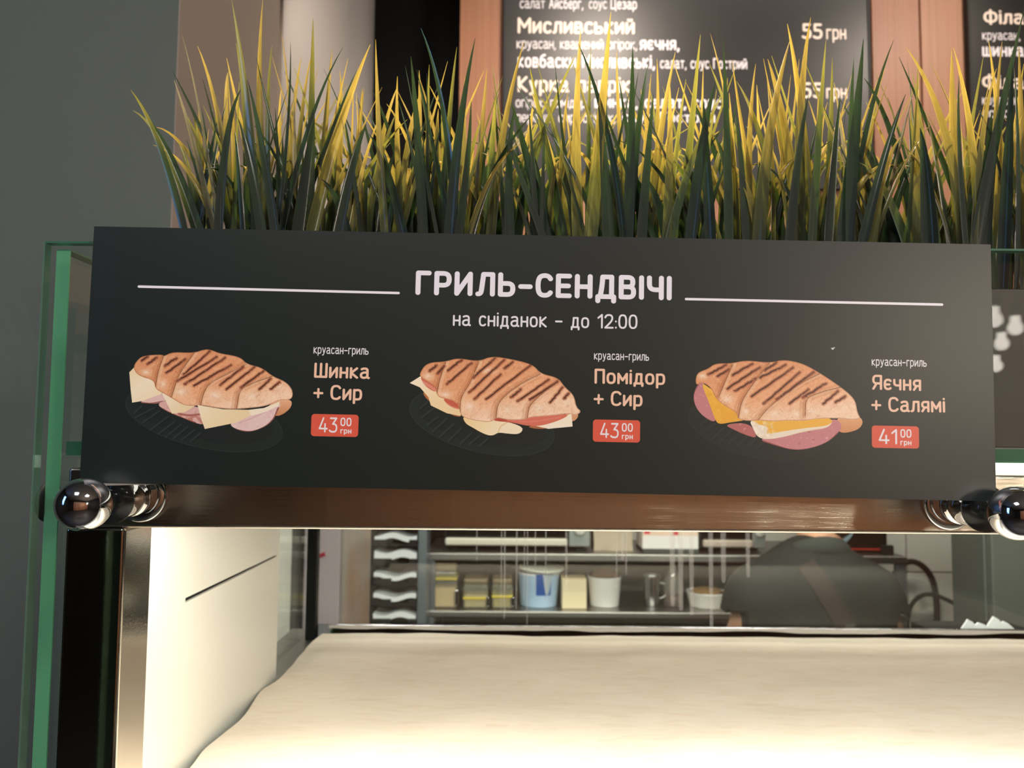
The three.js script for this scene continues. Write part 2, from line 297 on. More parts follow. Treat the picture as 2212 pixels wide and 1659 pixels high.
const rearPane = pane('rear_glass', 'clear rear pane with dried drip marks facing the kitchen', sideX, X_END, tableY - 0.012, 1.7, Z_BACKPANE, Z_BACKPANE - 0.006, [['top', M.edgeDark]]);
{ // dried drips on the rear pane
  const dm = phys(0xffffff, 0.3, { transmission: 0.96, thickness: 0 });
  seed = 5;
  const drip = (px, py0, py1, w) => { const a = pz(px, py0, Z_BACKPANE + 0.001), b = pz(px, py1, Z_BACKPANE + 0.001), hw = w / F * 1.45 / 2; const s = new THREE.Shape(); s.moveTo(-hw, a.y - b.y); s.lineTo(-hw * 0.7, hw); s.quadraticCurveTo(0, -hw, hw * 0.7, hw); s.lineTo(hw, a.y - b.y); const g = new THREE.ExtrudeGeometry(s, { depth: 0.0004, bevelEnabled: false, curveSegments: 4 }); obj('drip_mark', g.translate(a.x - rearPane.position.x, b.y - rearPane.position.y, Z_BACKPANE + 0.0003 - rearPane.position.z), dm, rearPane); };
  for (const [x, y] of [[1535, 1360], [1562, 1260], [1615, 1248], [1470, 1320], [1452, 1310], [1493, 1330]]) drip(x, 1130, y, rr(9, 13));
  for (let i = 0; i < 14; i++) drip(rr(960, 1400), 1130, rr(1200, 1355), rr(2, 5));
}
{ // glass shelf over the rail, and the light strip under it
  const y0 = pz(2180, 1000, -0.63).y, y1 = pz(2180, 970, -0.63).y, x0 = pz(148, 975, -0.63).x, at = [0.35, y0, -0.76];
  const o = thing('glass_shelf', 'horizontal glass shelf with a teal cut edge on which the planter stands', 'shelf', at);
  obj('plate', bx(x0, X_END, y0, y1, -0.632, -0.9, at), M.pane, o);
  obj('cut_edge', bx(x0, X_END, y0, y1, -0.63, -0.632, at), M.edgeDark, o);
  obj('cut_edge', bx(x0 - 0.002, x0, y0, y1, -0.63, -0.9, at), M.edgeDark, o);
  const ls = thing('led_light_strip', 'slim white light strip glowing between the steel rail and the glass shelf', 'light strip', [0.35, railTop, -0.665]);
  obj('diffuser', bx(x0 + 0.003, X_END - 0.01, railTop, y0, -0.645, -0.685, [0.35, railTop, -0.665]), std(0xffffff, 0.5, { emissive: new THREE.Color(1, 0.93, 0.82), emissiveIntensity: 1.3 }), ls);
  obj('hood', bx(x0 + 0.003, X_END - 0.01, railTop - 0.012, y0, -0.692, -0.722, [0.35, railTop, -0.665], 0.002), M.satin, ls);
  areaLight('led_light', 0.35, railTop - 0.014, -0.707, X_END - x0 - 0.03, 0.022, new THREE.Color(1, 0.945, 0.885), LAMP.led, [0.35, railTop - 1, -0.707 - 0.2]);
  planterBase = y1;
}


// ball fittings
function fitting(px, py, label) {
  const c = pz(px, py, -0.553), zc = -Z_RAIL;
  const o = thing('ball_fitting', label, 'fitting', [c.x, c.y, Z_RAIL], 'chrome ball fittings on the rail');
  const turn = (g) => g.rotateX(Math.PI / 2);                   // lathe axis y becomes z
  obj('flange', turn(lathe([[0, 0], [0.0205, 0], [0.0205, 0.003], [0.019, 0.005], [0.015, 0.0055], [0, 0.0055]])), M.chrome, o);
  obj('stalk', turn(lathe([[0, 0.005], [0.0145, 0.005], [0.0145, 0.02], [0.0125, 0.0215], [0.0125, 0.026], [0.0145, 0.0275], [0.0145, 0.042], [0.013, 0.0435], [0.013, 0.049], [0, 0.049]])), M.chrome, o);
  obj('washer', turn(lathe([[0, 0.049], [0.017, 0.049], [0.017, 0.0518], [0, 0.0518]])), M.rubber, o);
  obj('neck', turn(lathe([[0, 0.0605], [0.0085, 0.0605], [0.0085, 0.078], [0, 0.078]])), M.chrome, o);
  const pts = [[0, 0.0695]]; for (let i = 0; i <= 30; i++) { const a = -1.1 + (i / 30) * (1.1 + Math.PI / 2); pts.push([Math.max(0, 0.0182 * Math.cos(a)), 0.087 + 0.0182 * Math.sin(a)]); }
  obj('ball', turn(lathe(pts, 64)), M.chrome, o);
  return o;
}
fitting(181, 1090, 'chrome ball fitting at the sign corner beside the green glass edge');
fitting(2196, 1109, 'chrome ball fitting at the sign corner near the reflected bulbs');
{ // clamp through the side pane
  const c = pz(104, 1084, -0.665), o = thing('glass_clamp', 'dark round clamp holding the side pane to the steel post', 'clamp', [sideX, c.y, c.z]);
  const turn = (g) => g.rotateZ(Math.PI / 2);
  obj('outer_disc', turn(lathe([[0, 0.0112], [0.016, 0.0112], [0.016, 0.016], [0.0145, 0.0175], [0, 0.0175]])), M.rubber, o);
  obj('spacer', turn(lathe([[0, -0.0055], [0.0115, -0.0055], [0.0115, 0], [0, 0]])), std(0x55575a, 0.35, { metalness: 0.9 }), o);
  obj('shaft', turn(lathe([[0, 0.0001], [0.0105, 0.0001], [0.0105, 0.0111], [0, 0.0111]])), std(0x55575a, 0.35, { metalness: 0.9 }), o);
}

// ------------------------------------------------------------------ the sign
{
  const Z = -0.572, c = [[200, 489], [2145, 528], [2147, 1083], [175, 1042]].map(([x, y]) => pz(x, y, Z));
  const ctr = V(0, 0, 0); c.forEach((p) => ctr.add(p)); ctr.multiplyScalar(0.25);
  const ux = c[1].clone().sub(c[0]).add(c[2]).sub(c[3]).normalize(), uy = V(-ux.y, ux.x, 0);
  const w = (c[0].distanceTo(c[1]) + c[2].distanceTo(c[3])) / 2, h = (c[0].distanceTo(c[3]) + c[1].distanceTo(c[2])) / 2;
  const CW = 4096, K = CW / w, CH = Math.round(h * K);
  const at = (px, py) => { const p = pz(px, py, Z).sub(ctr); return [(p.dot(ux) + w / 2) * K, (h / 2 - p.dot(uy)) * K]; };
  const s = K / (F / 0.572);                                     // canvas pixels per photo pixel
  const draw = (g) => {
    seed = 3;
    g.fillStyle = '#131c17'; g.fillRect(0, 0, CW, CH);
    const rule = (a, b) => { const [x0, y0] = at(...a), [x1, y1] = at(...b); g.strokeStyle = '#ece7ec'; g.lineCap = 'round'; g.lineWidth = 5.6 * s; g.beginPath(); g.moveTo(x0, y0); g.lineTo(x1, y1); g.stroke(); };
    rule([300, 619], [861, 633]); rule([1482, 646], [2035, 658]);
    const text = (str, p0, p1, cap, wt, col, gap) => { const [x0, y0] = at(...p0), [x1, y1] = at(...p1); g.save(); g.translate(x0, y0); g.rotate(Math.atan2(y1 - y0, x1 - x0)); lettering(g, str, 0, Math.hypot(x1 - x0, y1 - y0), 0, cap * s, wt, col, gap); g.restore(); };
    text('ГРИЛЬ-СЕНДВІЧІ', [897, 637], [1451, 649], 54, 24, '#eae5ec', 13);
    text('на сніданок - до 12:00', [978, 704], [1377, 711], 32, 15, '#e6e1e6', 11);
    const P = '#f0c3a6', T = '#e9e4e6';
    for (const [x, y, name, n1, second, n2, price, dx, pc] of [[677, 753, 'Шинка', 120, 'Сир', 69, '43', 0, [673, 894]], [1283, 766, 'Помідор', 153, 'Сир', 69, '43', 0, [1281, 906]], [1883, 779, 'Яєчня', 106, 'Салямі', 123, '41', 0, [1883, 919]]]) {
      text('круасан-гриль', [x, y + 11], [x + 119, y + 13.6], 19, 15, T, 10);
      text(name, [x + 1, y + 63], [x + 1 + n1, y + 66], 33, 18, P, 10);
      text('+', [x - 1, y + 111], [x + 21, y + 111.5], 33, 18, P); text(second, [x + 36, y + 111], [x + 36 + n2, y + 112.5], 33, 18, P, 10);
      const [px, py] = pc, [bx0, by0] = at(px, py), [bx1] = at(px + 102, py + 2);
      g.fillStyle = '#db5a44'; g.beginPath(); g.roundRect(bx0, by0, bx1 - bx0, 48 * s, 7 * s); g.fill();
      text(price, [px + 15, py + 40], [px + 55, py + 41], 33, 13, T, 12);
      text('00', [px + 62, py + 26.5], [px + 86, py + 27], 18.5, 18, T, 12); text('грн', [px + 62, py + 42.5], [px + 86, py + 43], 12, 20, T, 12);
    }
    // three printed croissants; points are traced in enlarged crops (origin, scale)
    const art = (ox, oy, k) => {
      const q = (x, y) => at(ox + x / k, oy + y / k), u = s / k;
      const path = (pts, smooth = true) => { const a = pts.map(([x, y]) => q(x, y)), n = a.length; g.beginPath(); if (!smooth) { a.forEach((p, i) => i ? g.lineTo(...p) : g.moveTo(...p)); g.closePath(); return; } g.moveTo((a[n - 1][0] + a[0][0]) / 2, (a[n - 1][1] + a[0][1]) / 2); for (let i = 0; i < n; i++) { const b = a[(i + 1) % n]; g.quadraticCurveTo(a[i][0], a[i][1], (a[i][0] + b[0]) / 2, (a[i][1] + b[1]) / 2); } g.closePath(); };
      const grad = (x0, y0, x1, y1, ...stops) => { const l = g.createLinearGradient(...q(x0, y0), ...q(x1, y1)); stops.forEach((c, i) => l.addColorStop(i / (stops.length - 1), c)); return l; };
      const speck = (n, x0, y0, x1, y1, r0, r1, cols, al) => { for (let i = 0; i < n; i++) { const [x, y] = q(rr(x0, x1), rr(y0, y1)); g.globalAlpha = rr(0.2, 1) * al; g.fillStyle = cols[Math.floor(rnd() * cols.length)]; g.beginPath(); g.ellipse(x, y, rr(r0, r1) * u, rr(r0, r1) * u * 0.6, rr(0, 3), 0, 7); g.fill(); } g.globalAlpha = 1; };
      const fill = (pts, style, smooth, extra) => { g.save(); path(pts, smooth); g.fillStyle = style; g.fill(); g.clip(); if (extra) extra(); g.restore(); };
      const line = (pts, col, wd, al = 1, blur = 0) => { g.save(); g.globalAlpha = al; g.strokeStyle = col; g.lineWidth = wd * u; g.lineCap = 'round'; g.lineJoin = 'round'; if (blur) g.filter = `blur(${blur * u}px)`; g.beginPath(); pts.forEach(([x, y], i) => i ? g.lineTo(...q(x, y)) : g.moveTo(...q(x, y))); g.stroke(); g.restore(); };
      const curve = (pts, col, wd, al = 1) => { const c = new THREE.CatmullRomCurve3(pts.map(([x, y]) => V(x, y, 0))); line(c.getPoints(24).map((p) => [p.x, p.y]), col, wd, al); };
      const plate = (cx, cy, rx, ry, rot, ribs, al) => {
        const [X, Y] = q(cx, cy); g.save(); g.globalAlpha = al; g.fillStyle = '#232d29'; g.beginPath(); g.ellipse(X, Y, rx * u, ry * u, rot, 0, 7); g.fill(); g.lineWidth = 5 * u; g.strokeStyle = '#303a36'; g.stroke();
        g.fillStyle = '#191e1c'; g.beginPath(); g.ellipse(X, Y - 18 * u, rx * 0.89 * u, ry * 0.82 * u, rot, 0, 7); g.fill(); g.restore();
        for (const [a, b, c, d] of ribs) { line([[a, b], [c, d]], '#36423d', 13, al * 0.8); line([[a + 12, b + 8], [c + 12, d + 8]], '#0d100f', 8, al * 0.7); }
      };
      const bun = (pts, seams, marks, lights) => fill(pts, grad(600, 140, 700, 620, '#e09c6e', '#e59f70', '#efb082', '#fad6b6'), true, () => {
        for (const [x, y, rx, ry] of lights) { const [X, Y] = q(x, y), rg = g.createRadialGradient(X, Y, 0, X, Y, rx * u); rg.addColorStop(0, 'rgba(251,226,200,1)'); rg.addColorStop(1, 'rgba(240,190,145,0)'); g.save(); g.translate(X, Y); g.scale(1, ry / rx); g.translate(-X, -Y); g.fillStyle = rg; g.beginPath(); g.arc(X, Y, rx * u, 0, 7); g.fill(); g.restore(); }
        for (const sm of seams) { curve(sm.map(([x, y]) => [x - 16, y + 8]), '#b06a3c', 60, 0.22); curve(sm.map(([x, y]) => [x - 8, y + 4]), '#9a5530', 26, 0.3); curve(sm.map(([x, y]) => [x + 16, y - 2]), '#f6d6b2', 26, 0.45); curve(sm, '#7e4626', 6, 0.8); }
        speck(700, 120, 110, 1460, 620, 10, 34, ['#c07a4a', '#eab98c', '#cc8658', '#f0c8a0'], 0.13); speck(5200, 120, 110, 1460, 620, 1.5, 6, ['#b2693c', '#f0c49a', '#c67e50', '#f6d6b4', '#9c5632'], 0.3);
        for (let i = 0; i < 260; i++) { const x = rr(200, 1400), y = rr(130, 600), l = rr(10, 46); line([[x, y], [x + l * 0.5, y - l * 0.35], [x + l, y - l * 0.62 + rr(-6, 6)]], rnd() < 0.6 ? '#f3cfa8' : '#a8623a', rr(1.5, 4), 0.3); }
        for (const [a, b, c, d] of marks) {
          const n = 9, pt = []; for (let i = 0; i <= n; i++) pt.push([a + (c - a) * i / n + rr(-3, 3), b + (d - b) * i / n + rr(-3, 3)]);
          line(pt, '#a65c3a', 36, 0.32); line(pt, '#8a4a30', 22, 0.45); line(pt, '#6e3c28', 13, 0.6); line(pt.slice(rnd() < 0.5 ? 0 : 1, 8), '#47281c', 9, 0.85); line(pt.slice(5), '#5d3522', 6, 0.6); for (let q2 = 0; q2 < 14; q2++) { const j = pt[Math.floor(rnd() * 10)]; line([[j[0] + rr(-16, 16), j[1] + rr(-10, 10)], [j[0] + rr(-16, 16), j[1] + rr(-12, 12)]], '#6e3c28', rr(2, 6), 0.4); }
          line(pt.map(([x, y]) => [x - 14, y - 12]), '#efba8c', 8, 0.28);
        }
        speck(260, 300, 150, 1300, 430, 2, 8, ['#f4d2ac', '#ffe2c0'], 0.35);
        g.save(); path(pts); g.strokeStyle = '#9c5a33'; g.globalAlpha = 0.45; g.lineWidth = 12 * u; g.stroke(); g.restore();
      });
      return { q, u, path, grad, speck, fill, line, curve, plate, bun };
    };
    { // ham and cheese
      const a = art(240, 720, 3.568);
      a.plate(715, 655, 620, 225, 0.2, [[175, 615, 235, 560], [185, 650, 330, 575], [240, 690, 370, 600], [300, 745, 440, 640], [365, 775, 490, 680], [420, 800, 540, 700], [480, 810, 590, 720], [545, 820, 640, 745], [610, 835, 690, 765]], 0.55);
      a.fill([[1250, 520], [1390, 505], [1394, 565], [1335, 620], [1270, 645], [1180, 600]], a.grad(1300, 520, 1300, 640, '#e8b088', '#c98558'));
      a.fill([[900, 700], [1000, 650], [1320, 515], [1285, 600], [1250, 670], [1190, 720], [1080, 762], [985, 752]], '#e3c3bc', true, () => { a.speck(150, 900, 540, 1300, 760, 5, 22, ['#f0d9d4', '#d9a9a4', '#eccac4'], 0.4); a.curve([[900, 720], [985, 752], [1080, 762], [1190, 722], [1255, 660], [1290, 580]], '#8f4a3c', 20, 0.9); a.curve([[990, 690], [1120, 640], [1270, 560]], '#c48f8a', 6, 0.5); });
      a.fill([[200, 535], [390, 450], [450, 510], [350, 545], [290, 540]], '#e2bdb4', true, () => a.curve([[210, 530], [300, 540], [400, 525]], '#8d4739', 10, 0.8));
      a.fill([[345, 545], [440, 510], [520, 600], [690, 545], [735, 710], [640, 690], [560, 655], [430, 605]], '#dcaea4', true, () => { a.speck(90, 360, 520, 720, 700, 5, 22, ['#efcfc8', '#c98f85', '#a85d4d'], 0.45); a.curve([[355, 560], [430, 602], [540, 650], [650, 690]], '#8d4636', 12, 0.9); a.curve([[520, 620], [600, 632], [680, 625]], '#974c3c', 16, 0.7); a.curve([[600, 660], [650, 640], [700, 690]], '#b06b58', 20, 0.6); });
      a.fill([[140, 300], [195, 245], [345, 380], [395, 465], [240, 522], [162, 535], [150, 430]], a.grad(150, 300, 300, 520, '#f0d9ae', '#f6e6c6', '#f3deb8'), false);
      a.fill([[390, 458], [480, 475], [650, 558], [570, 608], [470, 620], [430, 540]], a.grad(400, 460, 560, 620, '#f7e8cc', '#ecd3a6'), false);
      a.bun([[200, 210], [245, 172], [395, 162], [408, 178], [470, 143], [640, 152], [720, 122], [775, 128], [835, 155], [995, 180], [1045, 238], [1160, 262], [1245, 332], [1345, 372], [1397, 430], [1402, 490], [1372, 516], [1300, 512], [1200, 562], [1060, 578], [930, 586], [800, 574], [690, 552], [640, 562], [560, 556], [500, 520], [400, 460], [340, 430], [332, 362], [230, 335], [185, 300], [172, 255]],
        [[[405, 172], [362, 300], [340, 425]], [[640, 150], [525, 320], [465, 490]], [[1040, 238], [920, 300], [760, 390], [715, 460], [690, 555]], [[1240, 330], [1080, 390], [1000, 440], [968, 575]]],
        [[238, 208, 285, 178], [280, 238, 350, 185], [415, 250, 505, 190], [428, 305, 570, 200], [560, 318, 760, 140], [510, 370, 815, 182], [570, 392, 880, 190], [640, 405, 925, 245], [840, 400, 1015, 262], [888, 430, 1110, 258], [1000, 418, 1185, 285], [1145, 430, 1230, 350], [1230, 430, 1300, 375]],
        [[540, 450, 110, 90], [800, 480, 120, 80], [1090, 490, 130, 70], [265, 300, 70, 40], [400, 390, 50, 60], [1290, 420, 80, 50]]);
      a.fill([[665, 552], [860, 585], [1082, 590], [1078, 632], [960, 690], [722, 738], [695, 660]], a.grad(680, 560, 900, 720, '#f6e5c2', '#f1dcb2', '#efd6a8'), false);
      a.fill([[1060, 590], [1180, 575], [1300, 525], [1290, 560], [1180, 610], [1078, 636]], '#f5e6cb', false);
    }
    { // tomato and cheese
      const a = art(840, 730, 3.511);
      a.plate(705, 640, 560, 225, 0.21, [[235, 535, 300, 480], [245, 605, 350, 525], [290, 660, 370, 600], [330, 712, 440, 610], [385, 748, 495, 650], [455, 778, 550, 685], [540, 805, 625, 722], [610, 805, 690, 740], [685, 820, 750, 765]], 0.62);
      a.fill([[1340, 560], [1430, 560], [1440, 600], [1395, 640], [1330, 620]], '#d89b70');
      a.fill([[250, 400], [330, 440], [330, 495], [280, 460]], '#b4713f'); a.fill([[440, 540], [550, 550], [550, 605], [470, 585]], '#a9663c');
      a.fill([[158, 342], [240, 290], [360, 400], [545, 500], [545, 592], [440, 572], [385, 545], [318, 512], [300, 450], [235, 375]], a.grad(200, 300, 500, 580, '#fae9cd', '#f3d8a8', '#f2d3a0'), false);
      a.fill([[232, 285], [300, 310], [365, 368], [362, 420], [270, 365]], '#cf6a52', true, () => a.curve([[245, 330], [300, 360], [350, 395]], '#e9a48c', 22, 0.6));
      a.fill([[405, 455], [470, 465], [545, 515], [540, 548], [450, 515]], '#c9604a', true, () => a.curve([[430, 490], [480, 520], [530, 535]], '#e08a70', 10, 0.6));
      a.fill([[555, 590], [650, 630], [800, 615], [1025, 668], [1000, 732], [900, 727], [830, 716], [800, 737], [760, 742], [700, 718], [635, 680], [580, 650]], a.grad(600, 600, 850, 730, '#f3d49a', '#f4dcae', '#f6e4c2'), true, () => a.curve([[830, 715], [850, 670], [900, 640]], '#dfb273', 9, 0.6));
      a.fill([[1040, 670], [1200, 655], [1200, 690], [1100, 690]], '#b06c44');
      a.fill([[1115, 668], [1385, 575], [1394, 672], [1210, 690]], '#f7e9cf', false);
      a.fill([[775, 628], [830, 600], [1050, 590], [1385, 572], [1310, 620], [1160, 668], [1050, 668], [940, 642]], a.grad(900, 600, 950, 670, '#b7503c', '#cd6450', '#d8735c'), true, () => a.curve([[900, 625], [1080, 635], [1300, 600]], '#e08b76', 12, 0.5));
      a.bun([[232, 268], [288, 186], [432, 180], [520, 150], [682, 180], [770, 138], [905, 155], [1095, 200], [1150, 272], [1285, 300], [1335, 375], [1405, 432], [1422, 528], [1462, 556], [1430, 585], [1392, 585], [1375, 572], [1240, 590], [1062, 602], [1040, 622], [900, 624], [820, 602], [790, 632], [740, 640], [640, 625], [552, 600], [535, 545], [520, 486], [440, 464], [365, 448], [356, 372], [300, 335], [240, 298]],
        [[[430, 182], [385, 320], [362, 430]], [[682, 182], [620, 330], [548, 460], [540, 590]], [[1148, 272], [1000, 350], [880, 440], [828, 510], [812, 602]], [[1285, 320], [1130, 450], [1068, 520], [1050, 602]]],
        [[310, 252, 362, 208], [370, 268, 420, 215], [448, 245, 555, 165], [440, 352, 625, 190], [640, 300, 805, 155], [610, 412, 875, 168], [650, 462, 845, 280], [735, 466, 1072, 212], [880, 230, 940, 182], [930, 450, 1000, 390], [978, 480, 1210, 318], [1068, 468, 1280, 335], [1225, 490, 1315, 378], [1330, 460, 1362, 420]],
        [[610, 520, 100, 90], [900, 540, 110, 70], [1130, 530, 90, 60], [300, 290, 70, 50], [430, 430, 80, 50], [1350, 500, 90, 70], [760, 250, 100, 40]]);
    }
    { // omelette and salami
      const a = art(1450, 730, 3.403);
      a.plate(620, 670, 500, 205, 0.2, [[215, 636, 265, 602], [260, 672, 335, 622], [300, 742, 390, 655], [355, 760, 445, 680], [420, 780, 500, 705], [490, 790, 560, 725], [560, 800, 620, 745], [630, 810, 690, 760]], 0.38);
      const spots = () => a.speck(420, 150, 320, 1260, 830, 3, 12, ['#e2a6a4', '#d68f90', '#f0c4c0', '#a85c62'], 0.55);
      a.fill([[160, 420], [195, 335], [240, 310], [340, 600], [300, 620], [220, 565], [172, 495]], '#c47f80', true, () => { spots(); a.curve([[205, 330], [163, 420], [175, 500], [220, 565], [310, 622]], '#8d4646', 10, 0.7); });
      a.fill([[380, 635], [580, 620], [640, 740], [560, 720], [470, 680]], '#b86a66', true, () => { spots(); a.curve([[400, 650], [480, 690], [600, 735]], '#8a3f3a', 10, 0.7); });
      a.fill([[1200, 580], [1380, 570], [1416, 620], [1372, 682], [1222, 708]], a.grad(1300, 580, 1300, 700, '#e3aa7c', '#d2905f'));
      a.fill([[630, 748], [800, 700], [1200, 580], [1260, 640], [1235, 695], [1145, 772], [1000, 820], [880, 824], [755, 788]], '#c98486', true, () => { spots(); a.curve([[640, 748], [755, 788], [880, 824], [1000, 820], [1145, 772], [1240, 690]], '#8c4341', 16, 0.85); });
      a.fill([[212, 318], [300, 380], [480, 520], [580, 600], [430, 622], [345, 637], [318, 590], [280, 480]], a.grad(250, 330, 450, 620, '#eeb54a', '#f0b23c', '#eaa838'), true, () => a.speck(60, 220, 330, 560, 620, 8, 30, ['#f7c868', '#dd9a2e'], 0.3));
      a.fill([[570, 598], [720, 612], [1000, 590], [1195, 585], [1165, 662], [1000, 684], [760, 745], [640, 742], [600, 665]], '#efe0c8', true, () => { a.fill([[570, 590], [760, 610], [1000, 585], [1200, 580], [1170, 645], [1000, 660], [800, 690], [690, 712], [720, 650], [640, 640]], '#efb548'); a.speck(60, 590, 610, 760, 740, 6, 24, ['#fff4e2', '#e4cfae'], 0.5); a.curve([[640, 745], [760, 745], [1000, 684], [1165, 660]], '#d8b48a', 8, 0.5); });
      a.bun([[178, 292], [200, 250], [270, 228], [322, 186], [442, 188], [550, 162], [722, 184], [822, 158], [962, 184], [1090, 255], [1245, 358], [1355, 450], [1368, 550], [1396, 592], [1340, 604], [1240, 592], [1200, 592], [1090, 592], [960, 612], [840, 606], [760, 616], [640, 604], [560, 612], [488, 596], [480, 545], [400, 505], [325, 448], [298, 372], [232, 324], [182, 352]],
        [[[452, 195], [400, 310], [352, 425]], [[722, 184], [600, 340], [520, 470], [492, 592]], [[1090, 262], [940, 340], [800, 440], [690, 540], [640, 602]], [[1245, 362], [1100, 400], [1000, 450], [985, 570]]],
        [[272, 268, 405, 198], [340, 280, 420, 235], [452, 275, 595, 188], [415, 372, 650, 215], [470, 390, 620, 300], [690, 240, 775, 182], [590, 432, 895, 218], [655, 290, 840, 200], [680, 482, 945, 255], [780, 452, 1045, 250], [870, 480, 1010, 380], [970, 440, 1135, 335], [1120, 482, 1225, 395], [1210, 472, 1280, 430]],
        [[410, 450, 90, 70], [760, 560, 80, 60], [1040, 540, 110, 60], [550, 540, 60, 70], [230, 280, 60, 40], [1300, 590, 90, 50], [920, 560, 60, 70]]);
    }
    const [sx, sy] = at(1798, 752); g.fillStyle = '#cfcac6'; g.beginPath(); g.moveTo(sx - 8, sy); g.lineTo(sx + 14, sy - 5); g.lineTo(sx + 2, sy + 9); g.fill();   // chipped spot
    for (let i = 0; i < 40; i++) { g.fillStyle = '#6c6c68'; g.globalAlpha = 0.5; g.fillRect(rr(0, CW), rr(0, CH), 2.5, 2.5); } g.globalAlpha = 1;
  };
  const half = (k) => { const t = canvas(2048, CH, (g) => { g.translate(-2048 * k, 0); draw(g); }); t.wrapS = t.wrapT = THREE.ClampToEdgeWrapping; return phys(0xffffff, 0.4, { map: t, ior: 1.55 }); };
  const o = thing('menu_sign', 'black sign with three printed grilled croissant sandwiches and red price tags', 'sign', [ctr.x, ctr.y, Z]);
  o.rotation.z = Math.atan2(ux.y, ux.x);
  for (const k of [0, 1]) { const g = new THREE.PlaneGeometry(w / 2, h); g.translate((k - 0.5) * w / 2, 0, 0); const m = obj('printed_face', g, half(k), o); m.userData.label = k ? 'printed half with the egg and salami croissant' : 'printed half with the ham and cheese croissant'; }
  obj('board', new THREE.BoxGeometry(w, h, 0.0038).translate(0, 0, -0.0021), std(0x1b1d1c, 0.6), o);
  const sl = new THREE.Shape(); sl.moveTo(0.012, 0.001); sl.lineTo(0.075, 0.001); sl.lineTo(0.05, -0.0006); sl.lineTo(0.012, -0.0022); 
  obj('backing_edge', new THREE.ExtrudeGeometry(sl, { depth: 0.001, bevelEnabled: false }).translate(-w / 2, -h / 2, -0.0035), std(0xe6e0da, 0.7), o).userData.label = 'pale backing peeling below the corner';
}

// ------------------------------------------------------------------ planter and artificial grass
const planterTop = pz(2180, 623, -0.655).y, PX0 = -0.315, PX1 = 0.98, PZ0 = -0.655, PZ1 = -0.80;
{
  const at = [(PX0 + PX1) / 2, planterBase, (PZ0 + PZ1) / 2];
  const o = thing('planter_box', 'long glossy dark brown planter box standing behind the sign', 'planter', at), t = 0.008;
  const pm = phys(0x241c17, 0.45);
  obj('front_panel', bx(PX0, PX1, planterBase, planterTop, PZ0, PZ0 - t, at, 0.002), pm, o);
  obj('back_panel', bx(PX0, PX1, planterBase, planterTop, PZ1 + t, PZ1, at, 0.002), pm, o);
  for (const x of [PX0, PX1 - t]) obj('end_panel', bx(x, x + t, planterBase, planterTop, PZ0 - t, PZ1 + t, at, 0.002), pm, o);
  obj('filling', bx(PX0 + t, PX1 - t, planterBase, planterTop - 0.015, PZ0 - t, PZ1 + t, at), std(0x14170f, 0.95), o);
}
const veinTex = canvas(64, 256, (g, w, h) => { g.fillStyle = '#d8d8d8'; g.fillRect(0, 0, w, h); seed = 77; for (let i = 0; i < 46; i++) { g.globalAlpha = rr(0.1, 0.4); g.fillStyle = rnd() < 0.55 ? '#8c8c8c' : '#ffffff'; g.fillRect(rr(0, w), 0, rr(0.8, 3), h); } g.globalAlpha = 1; for (let i = 0; i < 300; i++) { g.globalAlpha = rr(0.05, 0.25); g.fillStyle = '#777'; g.fillRect(rr(0, w), rr(0, h), rr(1, 2), rr(4, 18)); } });
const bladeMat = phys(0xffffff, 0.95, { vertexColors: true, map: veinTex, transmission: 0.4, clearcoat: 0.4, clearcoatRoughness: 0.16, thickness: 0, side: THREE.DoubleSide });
const glossMat = bladeMat.clone(); glossMat.clearcoat = 1; glossMat.clearcoatRoughness = 0.12;
